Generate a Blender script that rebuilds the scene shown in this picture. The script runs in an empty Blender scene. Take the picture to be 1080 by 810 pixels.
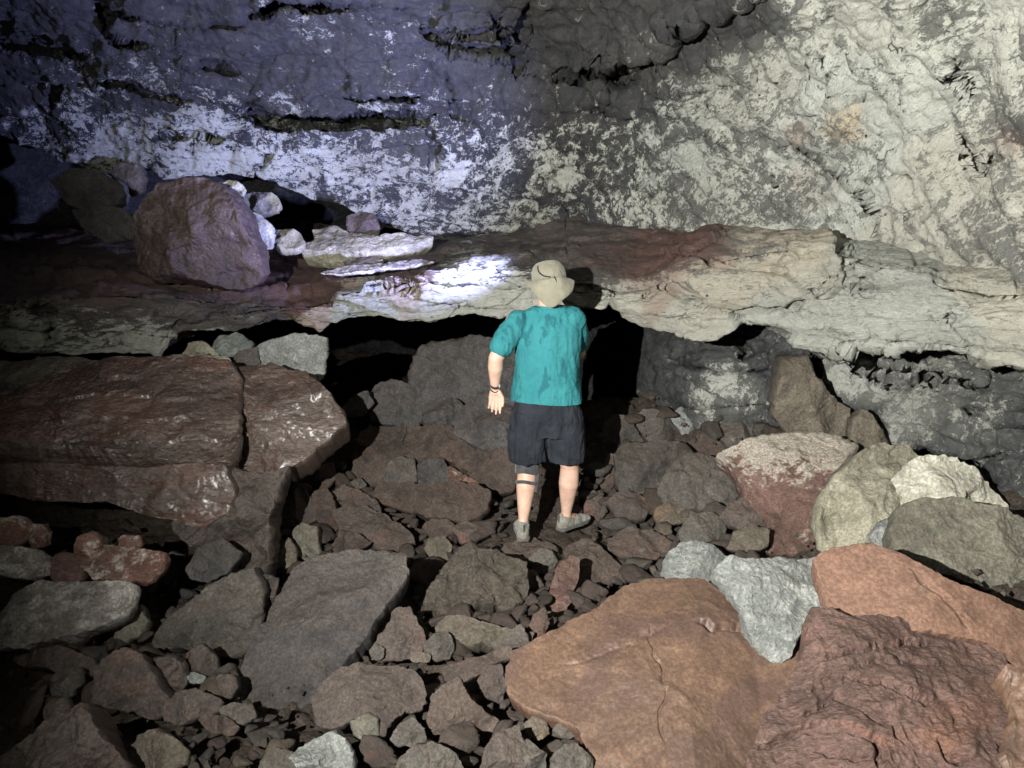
import bpy, bmesh, math, random
import numpy as np
from mathutils import Vector, Matrix

scene = bpy.context.scene
COL = scene.collection
random.seed(7)

# ------------------------------------------------------------------ camera
FPX = 816.0
PITCH = math.radians(11.8)
CAM = np.array([0.0, 0.0, 2.04])
cd = bpy.data.cameras.new('camera'); cam = bpy.data.objects.new('camera', cd); COL.objects.link(cam)
cam.location = CAM; cam.rotation_euler = (math.radians(90) - PITCH, 0, 0)
cd.sensor_width = 36; cd.lens = 36 * FPX / 1080; cd.clip_start = 0.05; cd.clip_end = 200
scene.camera = cam
CP, SP = math.cos(PITCH), math.sin(PITCH)

def ray(px, py):
    """direction of the sight line through a photo pixel, scaled so that its Y is 1"""
    a = (np.asarray(px, float) - 540) / FPX; b = (405 - np.asarray(py, float)) / FPX
    y = CP + b * SP; z = -SP + b * CP
    y = np.maximum(y, 0.04)
    return np.stack(np.broadcast_arrays(a / y, np.ones_like(a / y), z / y), -1)
def P(px, py, Y):
    d = ray(px, py)
    return CAM + d * np.asarray(Y, float)[..., None]

# ------------------------------------------------------------------ noise
def _hash(ix, iy, iz, seed):
    n = (ix * 374761393 + iy * 668265263 + iz * 2147483647 + seed * 1274126177) & 0xffffffff
    n = ((n ^ (n >> 13)) * 1274126177) & 0xffffffff
    n = ((n ^ (n >> 16)) * 2246822519) & 0xffffffff
    return n ^ (n >> 15)
_G = np.random.RandomState(3).normal(size=(256, 3)); _G /= np.linalg.norm(_G, axis=1)[:, None]
def perlin(p, seed=0):
    p = np.asarray(p, float); i = np.floor(p).astype(np.int64); f = p - i
    u = f * f * f * (f * (f * 6 - 15) + 10); out = 0
    for dx in (0, 1):
        wx = u[..., 0] if dx else 1 - u[..., 0]
        for dy in (0, 1):
            wy = u[..., 1] if dy else 1 - u[..., 1]
            for dz in (0, 1):
                wz = u[..., 2] if dz else 1 - u[..., 2]
                g = _G[_hash(i[..., 0] + dx, i[..., 1] + dy, i[..., 2] + dz, seed) & 255]
                out = out + wx * wy * wz * ((f[..., 0] - dx) * g[..., 0] + (f[..., 1] - dy) * g[..., 1] + (f[..., 2] - dz) * g[..., 2])
    return out * 1.5
def fbm(p, octv=4, seed=0, gain=0.5, ridge=False):
    a, s, o = 1.0, 0, 1.0
    for k in range(octv):
        n = perlin(p * o + k * 17.3, seed + k)
        if ridge: n = 0.5 - np.abs(n) * 1.6
        s = s + a * n; a *= gain; o *= 2.03
    return s
def vfbm(p, octv=4, seed=0, gain=0.5):
    return np.stack([fbm(p, octv, seed + 31 * k, gain) for k in range(3)], -1)
def worley(p, seed=0):
    """distance to the nearest and second nearest feature point, and the nearest cell's hash"""
    i = np.floor(p).astype(np.int64); f1 = np.full(p.shape[:-1], 9.0); f2 = f1.copy(); hid = np.zeros(p.shape[:-1], np.int64)
    for dx in (-1, 0, 1):
        for dy in (-1, 0, 1):
            for dz in (-1, 0, 1):
                c = i + np.array([dx, dy, dz]); h = _hash(c[..., 0], c[..., 1], c[..., 2], seed)
                q = c + np.stack([(h & 1023) / 1023., ((h >> 10) & 1023) / 1023., ((h >> 20) & 1023) / 1023.], -1)
                d = np.linalg.norm(q - p, axis=-1)
                m = d < f1; f2 = np.where(m, f1, np.minimum(f2, d)); hid = np.where(m, h, hid); f1 = np.where(m, d, f1)
    return f1, f2, hid

class TPS:
    """smooth surface through scattered heights"""
    def __init__(s, pts, val, scale=1.0, lam=1e-3):
        s.p = np.array(pts, float) / scale; s.scale = scale; n = len(s.p)
        K = s._k(np.linalg.norm(s.p[:, None] - s.p[None], axis=-1)) + lam * np.eye(n)
        A = np.zeros((n + 3, n + 3)); A[:n, :n] = K; A[:n, n] = 1; A[:n, n + 1:] = s.p; A[n, :n] = 1; A[n + 1:, :n] = s.p.T
        s.w = np.linalg.solve(A, np.concatenate([np.array(val, float), [0, 0, 0]]))
    def _k(s, r): return r * r * np.log(r + 1e-9)
    def __call__(s, x, y):
        x, y = np.broadcast_arrays(np.asarray(x, float) / s.scale, np.asarray(y, float) / s.scale)
        q = np.stack([x.ravel(), y.ravel()], -1); out = np.empty(len(q))
        for a in range(0, len(q), 40000):
            b = q[a:a + 40000]
            out[a:a + 40000] = s._k(np.linalg.norm(b[:, None] - s.p[None], axis=-1)) @ s.w[:-3] + s.w[-3] + b @ s.w[-2:]
        return out.reshape(x.shape)
def shepard(ctrl, x, y, rad=45.0, base=None):
    num = 0; den = 1e-9
    for c in ctrl:
        r = c[3] if len(c) > 3 else rad
        w = np.exp(-((x - c[0]) ** 2 + ((y - c[1]) * 1.3) ** 2) / (2 * r * r)) + 1e-5 / (1 + ((x - c[0]) ** 2 + (y - c[1]) ** 2) / 1e4)
        num = num + w * c[2]; den = den + w
    return num / den
def polydist(pl, x, y):
    """distance in px to a polyline and the signed side (positive above)"""
    best = np.full(np.shape(x), 1e9); side = np.zeros(np.shape(x)); tt = np.zeros(np.shape(x))
    n = len(pl) - 1
    for k in range(n):
        ax, ay = pl[k]; bx, by = pl[k + 1]; dx, dy = bx - ax, by - ay; L = dx * dx + dy * dy
        t = np.clip(((x - ax) * dx + (y - ay) * dy) / L, 0, 1)
        ex = x - (ax + t * dx); ey = y - (ay + t * dy); d = np.hypot(ex, ey); m = d < best
        best = np.where(m, d, best); side = np.where(m, np.sign(ey * dx - ex * dy), side); tt = np.where(m, (k + t) / n, tt)
    return best, -side, tt

# ------------------------------------------------------------------ mesh helpers
def mesh_from(name, V, F, smooth=True, attr=None, flow=None):
    me = bpy.data.meshes.new(name); V = np.asarray(V, np.float32); F = np.asarray(F, np.int32)
    me.vertices.add(len(V)); me.vertices.foreach_set('co', V.ravel())
    k = F.shape[1]
    me.loops.add(F.size); me.loops.foreach_set('vertex_index', F.ravel())
    me.polygons.add(len(F)); me.polygons.foreach_set('loop_start', np.arange(0, F.size, k, dtype=np.int32))
    me.update(calc_edges=True); me.validate()
    me.polygons.foreach_set('use_smooth', np.full(len(me.polygons), smooth, bool))
    if flow is not None:
        a = me.attributes.new('flow', 'FLOAT_VECTOR', 'POINT'); a.data.foreach_set('vector', np.asarray(flow, np.float32).ravel())
    if attr is not None:
        a = me.color_attributes.new('look', 'FLOAT_COLOR', 'POINT'); a.data.foreach_set('color', np.asarray(attr, np.float32).ravel())
    return me
def grid_faces(nr, nc, wrap=False):
    r = np.arange(nr - 1)[:, None]; c = np.arange(nc if wrap else nc - 1)[None]
    c2 = (c + 1) % nc
    return np.stack([r * nc + c, r * nc + c2, (r + 1) * nc + c2, (r + 1) * nc + c], -1).reshape(-1, 4)
def grid_normals(V):
    du = np.gradient(V, axis=1); dv = np.gradient(V, axis=0); n = np.cross(du, dv)
    n /= np.linalg.norm(n, axis=-1, keepdims=True) + 1e-12
    return n
def link(name, me, mat=None, parent=None, loc=(0, 0, 0)):
    o = bpy.data.objects.new(name, me); COL.objects.link(o); o.location = loc
    if mat: o.data.materials.append(mat)
    if parent: o.parent = parent
    return o
def tag(o, label=None, cat=None, group=None, kind=None):
    if label: o['label'] = label
    if cat: o['category'] = cat
    if group: o['group'] = group
    if kind: o['kind'] = kind
    return o

# ------------------------------------------------------------------ materials
def nodes(name):
    m = bpy.data.materials.new(name); m.use_nodes = True; nt = m.node_tree; nt.nodes.clear()
    return m, nt
class NB:
    def __init__(s, nt): s.nt = nt
    def n(s, t, **kw):
        x = s.nt.nodes.new(t)
        for k, v in kw.items(): setattr(x, k, v)
        return x
    def l(s, a, b): s.nt.links.new(a, b)
    def noise(s, vec, scale, detail=6, rough=.6, dist=0.0):
        x = s.n('ShaderNodeTexNoise'); x.inputs['Scale'].default_value = scale; x.inputs['Detail'].default_value = detail
        x.inputs['Roughness'].default_value = rough; x.inputs['Distortion'].default_value = dist; s.l(vec, x.inputs['Vector']); return x.outputs[0]
    def math(s, op, a, b=None, clamp=False):
        x = s.n('ShaderNodeMath', operation=op); x.use_clamp = clamp
        for i, v in enumerate((a, b)):
            if v is None: continue
            if hasattr(v, 'links'): s.l(v, x.inputs[i])
            else: x.inputs[i].default_value = v
        return x.outputs[0]
    def step(s, v, lo, hi):
        x = s.n('ShaderNodeMapRange'); x.interpolation_type = 'SMOOTHSTEP'
        s.l(v, x.inputs[0])
        for i, q in ((1, lo), (2, hi)):
            if hasattr(q, 'links'): s.l(q, x.inputs[i])
            else: x.inputs[i].default_value = q
        return x.outputs[0]
    def mix(s, f, a, b, mode='MIX'):
        x = s.n('ShaderNodeMix', data_type='RGBA', blend_type=mode)
        for i, v in ((0, f), (6, a), (7, b)):
            if hasattr(v, 'links'): s.l(v, x.inputs[i])
            elif i == 0: x.inputs[0].default_value = v
            else: x.inputs[i].default_value = (*v, 1)
        return x.outputs[2]
    def bump(s, h, strength, dist, prev=None):
        x = s.n('ShaderNodeBump'); x.inputs['Strength'].default_value = strength; x.inputs['Distance'].default_value = dist
        s.l(h, x.inputs['Height'])
        if prev: s.l(prev, x.inputs['Normal'])
        return x.outputs[0]
    def out(s, col, rough, nrm=None, spec=.5, coat=0, sheen=0, sss=0):
        b = s.n('ShaderNodeBsdfPrincipled'); o = s.n('ShaderNodeOutputMaterial')
        for k, v in (('Base Color', col), ('Roughness', rough)):
            if hasattr(v, 'links'): s.l(v, b.inputs[k])
            else: b.inputs[k].default_value = (*v, 1) if k == 'Base Color' else v
        b.inputs['Specular IOR Level'].default_value = spec
        b.inputs['Coat Weight'].default_value = coat; b.inputs['Coat Roughness'].default_value = .25
        b.inputs['Sheen Weight'].default_value = sheen
        if sss: b.inputs['Subsurface Weight'].default_value = sss; b.inputs['Subsurface Radius'].default_value = (.01, .004, .002); b.inputs['Subsurface Scale'].default_value = 1
        if nrm: s.l(nrm, b.inputs['Normal'])
        s.l(b.outputs[0], o.inputs[0])

def rock_mat(name, dark, mid, crust=(.42, .40, .34), crust_amt=.15, red=None, red_amt=.0, rough=.85, bump=.6, gloss=0, stretch=(1, 1, 1), spec=.35, dust=.5, top=None):
    m, nt = nodes(name); b = NB(nt)
    tc = b.n('ShaderNodeTexCoord'); oi = b.n('ShaderNodeObjectInfo')
    add = b.n('ShaderNodeVectorMath', operation='ADD'); b.l(tc.outputs['Object'], add.inputs[0])
    mul = b.n('ShaderNodeVectorMath', operation='SCALE'); cmb = b.n('ShaderNodeCombineXYZ')
    for i, k in enumerate((37., 91., 53.)): b.l(b.math('MULTIPLY', oi.outputs['Random'], k), cmb.inputs[i])
    b.l(cmb.outputs[0], add.inputs[1])
    mp = b.n('ShaderNodeMapping'); mp.inputs['Scale'].default_value = stretch; b.l(add.outputs[0], mp.inputs[0]); v = mp.outputs[0]
    n1 = b.noise(v, 2.6, 8, .62, .4); n2 = b.noise(v, 14, 8, .7, .3); n3 = b.noise(v, 70, 5, .7)
    col = b.mix(b.step(n1, .35, .65), dark, mid)
    col = b.mix(b.math('MULTIPLY', b.step(n2, .42, .62), .45), col, tuple(min(1, c * 1.55) for c in mid))
    if red: col = b.mix(b.math('MULTIPLY', b.step(b.noise(v, 1.9, 6, .6, .8), .62 - red_amt * .35, .74 - red_amt * .3), .85), col, red)
    cf = b.math('ADD', b.math('MULTIPLY', n2, .6), b.math('MULTIPLY', b.noise(v, 3.3, 7, .65, 1.2), .4))
    lo = .66 - crust_amt * .32
    col = b.mix(b.math('MULTIPLY', b.step(cf, lo, lo + .09), min(1, .35 + crust_amt)), col, crust)
    # pale veins and dirt: large uneven patches, then dust lying on what faces up
    big = b.noise(v, .9, 4, .55, 1.0)
    col = b.mix(b.math('MULTIPLY', b.step(big, .50, .68), .5), col, tuple(c * .55 for c in dark))
    col = b.mix(b.math('MULTIPLY', b.step(b.noise(v, 5, 8, .75, 1.5), .60, .66), .35), col, crust)
    if top is not None:
        so = b.n('ShaderNodeSeparateXYZ'); b.l(tc.outputs['Object'], so.inputs[0])
        tf = b.math('ADD', so.outputs[2], b.math('MULTIPLY', b.math('SUBTRACT', n2, .5), .9)); col = b.mix(b.math('MULTIPLY', b.step(tf, top, top + .10), .85), col, crust)
    if dust:
        ge = b.n('ShaderNodeNewGeometry'); sx = b.n('ShaderNodeSeparateXYZ'); b.l(ge.outputs['Normal'], sx.inputs[0])
        df = b.math('MULTIPLY', b.step(b.math('ADD', sx.outputs[2], b.math('MULTIPLY', b.math('SUBTRACT', n2, .5), 1.6)), .25, .95), dust)
        col = b.mix(df, col, (.112, .086, .068))
    # fine grain and pits
    col = b.mix(b.math('MULTIPLY', b.step(n3, .58, .44), .45), col, tuple(c * .45 for c in dark))
    col = b.mix(b.math('MULTIPLY', b.step(b.noise(v, 160, 3, .6), .60, .72), .35), col, crust)
    vor = b.n('ShaderNodeTexVoronoi'); vor.inputs['Scale'].default_value = 45; b.l(v, vor.inputs['Vector'])
    pits = b.step(vor.outputs[0], .05, .30)
    nr = b.bump(n1, bump * .8, .12); nr = b.bump(n2, bump, .035, nr); nr = b.bump(n3, bump * .8, .010, nr); nr = b.bump(pits, bump * .35, .006, nr)
    r = b.math('ADD', b.math('MULTIPLY', b.noise(v, 9, 5, .6), -gloss * .9), rough + gloss * .25, True)
    b.out(col, r, nr, spec=spec, coat=.3 if gloss > .6 else 0)
    return m

def cave_mat(name, dark=(.030, .030, .036), mid=(.046, .044, .043), pale=(.545, .56, .505), scale=1.0, stretch=(1, 1, 1), smooth_grey=(.22, .21, .19)):
    """bare rock with a mineral coat; vertex colour look = (coat, red, smoothness, tan)"""
    m, nt = nodes(name); b = NB(nt)
    tc = b.n('ShaderNodeTexCoord'); mp = b.n('ShaderNodeMapping'); mp.inputs['Scale'].default_value = stretch
    fl = b.n('ShaderNodeAttribute'); fl.attribute_name = 'flow'; b.l(fl.outputs['Vector'], mp.inputs[0]); v = mp.outputs[0]
    at = b.n('ShaderNodeAttribute'); at.attribute_name = 'look'; sp = b.n('ShaderNodeSeparateColor'); b.l(at.outputs['Color'], sp.inputs[0])
    coat, redv, smo, tan = sp.outputs[0], sp.outputs[1], sp.outputs[2], at.outputs['Alpha']
    warp = b.n('ShaderNodeTexNoise'); warp.inputs['Scale'].default_value = 2.2; warp.inputs['Detail'].default_value = 3; b.l(v, warp.inputs['Vector'])
    sc = b.n('ShaderNodeVectorMath', operation='SCALE'); b.l(warp.outputs['Color'], sc.inputs[0]); sc.inputs['Scale'].default_value = .22
    wv = b.n('ShaderNodeVectorMath', operation='ADD'); b.l(v, wv.inputs[0]); b.l(sc.outputs[0], wv.inputs[1]); w = wv.outputs[0]
    a1 = b.noise(w, 3.2 * scale, 9, .68, .6); a2 = b.noise(w, 17 * scale, 7, .80, .55); a3 = b.noise(w, 75 * scale, 3, .7, .5); a4 = b.noise(v, 1.0, 5, .6)
    col = b.mix(b.step(a1, .38, .62), dark, mid)
    col = b.mix(b.math('MULTIPLY', b.step(a2, .45, .6), .5), col, tuple(c * 1.9 for c in mid))
    rf = b.step(b.math('ADD', b.math('ADD', b.math('MULTIPLY', a1, .35), b.math('MULTIPLY', a2, .30)), redv), .66, .88)
    col = b.mix(b.math('MULTIPLY', rf, .8), col, (.115, .062, .050))
    # under the crust on the right the rock itself is a lighter, dusty grey
    so = b.n('ShaderNodeSeparateXYZ'); b.l(tc.outputs['Object'], so.inputs[0])
    und = b.math('MULTIPLY', b.step(so.outputs[0], .2, 2.2), b.step(coat, .25, .75))
    col = b.mix(b.math('MULTIPLY', und, b.math('ADD', b.math('MULTIPLY', a4, .5), .55)), col, (.26, .262, .235))
    # coat mask
    a5 = b.noise(w, 6.5 * scale, 4, .6, 1.0)
    f = b.math('ADD', b.math('ADD', b.math('MULTIPLY', a2, .50), b.math('MULTIPLY', a1, .27)), b.math('MULTIPLY', b.math('SUBTRACT', a5, .5), .38)); f = b.math('ADD', f, b.math('MULTIPLY', a3, .23))
    f = b.math('ADD', f, b.math('MULTIPLY', b.math('SUBTRACT', coat, .52), .33))
    cm = b.step(f, .49, .535)
    pc = b.mix(b.step(a4, .35, .65), pale, tuple(c * .62 for c in pale)); pc = b.mix(b.math('MULTIPLY', b.step(a3, .4, .62), .35), pc, tuple(min(.85, c * 1.35) for c in pale))
    pc = b.mix(tan, pc, (.52, .40, .27)); pc = b.mix(b.math('MULTIPLY', rf, .45), pc, (.36, .22, .17))
    col = b.mix(b.math('MULTIPLY', cm, .88), col, pc)
    # smooth greyer film where 'smoothness' is high
    col = b.mix(b.math('MULTIPLY', smo, .42), col, b.mix(rf, b.mix(b.math('POWER', coat, 1.8), mid, tuple(c * .8 for c in pale)), (.115, .065, .053)))
    pit = b.step(b.noise(w, 34 * scale, 5, .75, .8), .38, .30)
    col = b.mix(b.math('MULTIPLY', b.math('MULTIPLY', pit, b.math('SUBTRACT', 1.0, smo, True)), .75), col, dark)
    nr = b.bump(a1, .7, .10)
    nr = b.bump(a2, .8, .035, nr); nr = b.bump(cm, .35, .012, nr); nr = b.bump(a3, .7, .010, nr)
    b.out(col, .82, nr, spec=.3)
    return m
# ------------------------------------------------------------------ the man
def V3(px, py, Y): return Vector(P(px, py, Y).tolist())
class Solid:
    def __init__(s): s.bm = bmesh.new()
    def ball(s, c, r, sc=(1, 1, 1), rot=None):
        M_ = Matrix.Translation(c) @ (rot or Matrix.Identity(4)) @ Matrix.Diagonal((r * sc[0], r * sc[1], r * sc[2], 1))
        bmesh.ops.create_uvsphere(s.bm, u_segments=24, v_segments=16, radius=1, matrix=M_)
    def limb(s, pts, flat=False, squash=1.0):
        """tapered tube through (point, radius) pairs with balls at the joints"""
        for k in range(len(pts) - 1):
            (a, ra), (b, rb) = pts[k], pts[k + 1]; d = b - a; L = d.length
            q = d.to_track_quat('Z', 'Y').to_matrix().to_4x4()
            bmesh.ops.create_cone(s.bm, cap_ends=True, segments=28, radius1=ra, radius2=rb, depth=L, matrix=Matrix.Translation((a + b) / 2) @ q @ Matrix.Diagonal((1, squash, 1, 1)))
            if not flat or k > 0: s.ball(a, ra * .995)
            if not flat and k == len(pts) - 2: s.ball(b, rb * .995)
    def loft(s, rings):
        """closed stack of ellipses (centre, rx, ry)"""
        n = 40; loops = []
        for c, rx, ry in rings:
            loops.append([s.bm.verts.new((c.x + rx * math.copysign(abs(math.cos(t)) ** .85, math.cos(t)), c.y + ry * math.copysign(abs(math.sin(t)) ** .9, math.sin(t)), c.z)) for t in [2 * math.pi * k / n for k in range(n)]])
        for a, b in zip(loops, loops[1:]):
            for k in range(n): s.bm.faces.new((a[k], a[(k + 1) % n], b[(k + 1) % n], b[k]))
        s.bm.faces.new(loops[0][::-1]); s.bm.faces.new(loops[-1])
    def done(s, name, vox, smooth=4, mat=None, parent=None, post=None, dec=None):
        bmesh.ops.recalc_face_normals(s.bm, faces=s.bm.faces)
        me = bpy.data.meshes.new(name); s.bm.to_mesh(me); s.bm.free(); o = bpy.data.objects.new(name, me); COL.objects.link(o)
        r = o.modifiers.new('r', 'REMESH'); r.mode = 'VOXEL'; r.voxel_size = vox; r.use_smooth_shade = True
        if smooth: m = o.modifiers.new('s', 'SMOOTH'); m.factor = .5; m.iterations = smooth
        dg = bpy.context.evaluated_depsgraph_get(); me2 = bpy.data.meshes.new_from_object(o.evaluated_get(dg)); bpy.data.objects.remove(o)
        me2.name = name
        if post:
            n = len(me2.vertices); co = np.empty(n * 3); me2.vertices.foreach_get('co', co); no = np.empty(n * 3); me2.vertices.foreach_get('normal', no)
            me2.vertices.foreach_set('co', post(co.reshape(-1, 3), no.reshape(-1, 3)).ravel()); me2.update()
        me2.polygons.foreach_set('use_smooth', np.ones(len(me2.polygons), bool))
        me2.materials.clear()
        return link(name, me2, mat, parent)

def cloth_mat(name, col, col2, stain=None, scale=300, rough=.9, sheen=.2, s2=9):
    m, nt = nodes(name); b = NB(nt); tc = b.n('ShaderNodeTexCoord'); v = tc.outputs['Object']
    c = b.mix(b.step(b.noise(v, s2, 4, .6), .3, .7), col, col2)
    if stain:
        mp = b.n('ShaderNodeMapping'); mp.inputs['Scale'].default_value = (1.3, 1, .55); b.l(v, mp.inputs[0])
        c = b.mix(b.math('MULTIPLY', b.step(b.noise(mp.outputs[0], 13, 4, .6, .3), .55, .64), .60), c, stain)
    nr = b.bump(b.noise(v, 9, 4, .6, .8), .6, .035); nr = b.bump(b.noise(v, scale, 2, .5), .3, .002, nr)
    b.out(c, rough, nr, spec=.15, sheen=sheen); return m
def skin_mat():
    m, nt = nodes('skin'); b = NB(nt); tc = b.n('ShaderNodeTexCoord'); v = tc.outputs['Object']
    c = b.mix(b.step(b.noise(v, 12, 5, .6), .3, .7), (.50, .31, .235), (.62, .42, .325)); c = b.mix(b.math('MULTIPLY', b.step(b.noise(v, 90, 3, .6), .55, .7), .2), c, (.42, .20, .14))
    b.out(c, .5, b.bump(b.noise(v, 240, 3, .6), .2, .002), spec=.35, sss=.15); return m
SKIN = skin_mat()
TEAL = cloth_mat('teal_cotton', (.026, .160, .180), (.036, .195, .212), stain=(.010, .070, .090), sheen=0)
NAVY = cloth_mat('charcoal_cotton', (.017, .019, .025), (.028, .031, .039), scale=420, sheen=0)
KHAKI = cloth_mat('khaki_canvas', (.19, .178, .135), (.25, .235, .18), scale=500)
BLACK = cloth_mat('black_webbing', (.012, .012, .013), (.022, .022, .024), scale=600, s2=20)
BRACE = cloth_mat('grey_neoprene', (.040, .042, .046), (.075, .075, .08), scale=500, s2=30)
SHOE = cloth_mat('grey_mesh_shoe', (.16, .155, .13), (.26, .25, .215), scale=380, s2=40)
SOLE = cloth_mat('rubber_sole', (.06, .058, .052), (.12, .115, .10), scale=200)
HAIR = cloth_mat('dark_hair', (.03, .018, .012), (.06, .04, .03), scale=700)

# joints
nk = V3(579, 322, 4.74); hd = V3(578, 301, 4.79)
shL, shR = V3(543, 340, 4.71), V3(606, 338, 4.75)
elL, wrL = V3(523, 378, 4.64), V3(522, 409, 4.72)
elR, wrR = V3(610, 372, 4.96), V3(605, 378, 5.19)
hpL, hpR = V3(561, 434, 4.73), V3(593, 434, 4.75)
knL, anL = V3(556, 494, 4.73), V3(551.5, 554, 4.63)
knR, anR = V3(601, 492, 4.83), V3(597, 545, 4.87)
b = Solid()
b.ball(hd, .098, (.80, .98, 1.18)); b.ball(hd + Vector((-.012, .055, -.055)), .062, (.9, .9, .9))       # skull, jaw
b.ball(hd + Vector((-.012, .108, -.012)), .016, (.8, 1.2, 1.6)); b.ball(hd + Vector((-.012, .093, -.052)), .018, (1.4, .6, .5))   # nose, lips
for s_ in (-1, 1):
    b.ball(hd + Vector((s_ * .083, .008, -.015)), .030, (.28, .6, 1.0)); b.ball(hd + Vector((s_ * .03 - .01, .082, .012)), .015)
b.limb([(hd + Vector((0, -.01, -.05)), .062), (nk + Vector((0, 0, -.02)), .066), (nk + Vector((0, 0, -.09)), .09)])
chest = V3(578, 352, 4.75)
b.loft([(V3(577, 440, 4.74), .155, .11), (V3(577, 418, 4.74), .160, .115), (V3(577, 395, 4.75), .155, .115), (V3(578, 368, 4.75), .17, .12), (V3(578, 348, 4.75), .175, .12), (V3(578, 334, 4.74), .15, .09)])
b.limb([(shL, .060), ((shL + elL) / 2 + Vector((-.002, 0, 0)), .054), (elL, .046), (elL.lerp(wrL, .3), .048), (elL.lerp(wrL, .75), .034), (wrL, .027)])
b.limb([(shR, .060), ((shR + elR) / 2, .054), (elR, .046), (elR.lerp(wrR, .3), .046), (wrR, .027)])
b.limb([(hpL, .088), (hpL.lerp(knL, .5), .078), (knL, .058), (knL.lerp(anL, .32) + Vector((0, -.012, 0)), .062), (knL.lerp(anL, .62), .047), (knL.lerp(anL, .88), .032), (anL, .034)])
b.limb([(hpR, .088), (hpR.lerp(knR, .5), .080), (knR, .060), (knR.lerp(anR, .32) + Vector((0, -.012, 0)), .066), (knR.lerp(anR, .62), .050), (knR.lerp(anR, .88), .034), (anR, .035)])
b.limb([(anL, .034), (anL + Vector((0, .12, -.045)), .03)]); b.limb([(anR, .034), (anR + Vector((.08, .09, -.045)), .03)])
# left hand: palm turned to the camera, thumb towards the thigh, fingers loosely curled
def hand(wr, down, side, palm, mirror=1):
    """down: along the hand, side: towards the thumb, palm: out of the palm"""
    down, side, palm = down.normalized(), side.normalized(), palm.normalized()
    def q(a, s_, p_): return wr + down * a + side * s_ + palm * p_
    b.limb([(q(0, 0, 0), .026), (q(.03, 0, 0), .024)])
    for s_ in (-.026, -.009, .009, .026): b.limb([(q(.02, s_ * .6, 0), .017), (q(.055, s_, 0), .0155), (q(.088, s_ * 1.12, .002), .0125)])
    for s_, L, cu in ((-.031, .062, .55), (-.0105, .078, .42), (.0105, .084, .30), (.031, .074, .18)):
        a0 = q(.088, s_, .002); d1 = (down * math.cos(cu) + palm * math.sin(cu) + side * s_ * 2).normalized(); a1 = a0 + d1 * L * .46
        d2 = (down * math.cos(cu * 2.3) + palm * math.sin(cu * 2.3)).normalized(); a2 = a1 + d2 * L * .31
        d3 = (down * math.cos(cu * 3.2) + palm * math.sin(cu * 3.2)).normalized(); a3 = a2 + d3 * L * .23
        b.limb([(a0, .0108), (a1, .0098), (a2, .0088), (a3, .0075)])
    t0 = q(.028, .024, .008); t1 = q(.062, .048, .014); t2 = q(.092, .052, .020); t3 = q(.114, .049, .026)
    b.limb([(t0, .018), (t1, .0128), (t2, .0105), (t3, .0085)])
hand(wrL, Vector((.012, .03, -1)), Vector((1, .15, .0)), Vector((-.15, -1, 0)))
hand(wrR, Vector((.05, .9, .35)), Vector((-.9, 0, .3)), Vector((0, -.2, -1)))
man = b.done('person', .0047, 3, SKIN)
tag(man, 'man seen from behind in teal shirt, dark shorts and khaki sun hat', 'person')

def wr_(amp, sc, st=(1, 1, 1), seed=0, zlo=None):
    def f(co, no):
        q = co * np.array(st)
        h = amp * fbm(q * sc, 3, seed) + amp * .7 * (fbm(q * sc * 1.7 + .4 * vfbm(q * 3, 2, seed), 2, seed + 4, ridge=True) - .3)
        return co + no * h[:, None]
    return f
# t-shirt
b = Solid()
def ring(x0, x1, y, Y, ry):
    a, c = P(x0, y, Y), P(x1, y, Y); m_ = (a + c) / 2; return (Vector(m_.tolist()), (c[0] - a[0]) / 2, ry)
b.loft([ring(538, 614.5, 424, 4.75, .172), ring(539, 613.5, 412, 4.75, .168), ring(542, 611, 395, 4.75, .152), ring(543, 611.5, 375, 4.76, .148), ring(542, 614, 356, 4.76, .142), ring(540, 616, 344, 4.755, .130), ring(543, 613, 336, 4.75, .110), ring(551, 605, 329, 4.745, .090), ring(561, 598, 323, 4.745, .075)])
b.limb([(shL + Vector((.012, 0, .0)), .076), (shL.lerp(elL, .40), .078), (shL.lerp(elL, .66), .078)], flat=False)
b.limb([(shR + Vector((-.012, -.012, .008)), .084), (shR.lerp(elR, .40), .078), (shR.lerp(elR, .66), .075)], flat=False)
shirt = b.done('t_shirt', .0065, 5, TEAL, man, wr_(.008, 6.5, (1.7, 1, .4), 3))
# shorts
b = Solid()
b.loft([ring(540, 613, 458, 4.745, .125), ring(537, 616, 440, 4.745, .145), ring(540, 612, 430, 4.745, .14), ring(546, 606, 415, 4.745, .12)])
b.limb([(V3(559, 434, 4.735), .128), (V3(556.5, 460, 4.73), .130), (V3(557, 484, 4.735), .128)], flat=True, squash=.98)
b.limb([(V3(594, 434, 4.755), .126), (V3(596.5, 460, 4.765), .128), (V3(597, 484, 4.78), .126)], flat=True, squash=.98)
shorts = b.done('shorts', .0065, 3, NAVY, man, wr_(.012, 6, (1.6, 1, .45), 8))
# cut the hems level
z0s = P(577, 424.5, 4.75)[2]
for v in shirt.data.vertices:
    zc = z0s + .010 * math.sin(v.co.x * 9 + 1)
    if v.co.z < zc + .02 and abs(v.co.x - chest.x) < .30 and (v.co - wrL).length > .14: v.co.z = zc + .02 + (v.co.z - zc - .02) * .08
for me_, a, Y_ in ((shorts.data, 484.5, 4.75),):
    z0 = P(577, a, Y_)[2]
    for v in me_.vertices:
        if v.co.z < z0 - .012: v.co.z = z0 - .012 + (v.co.z - z0 + .012) * .1
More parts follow.
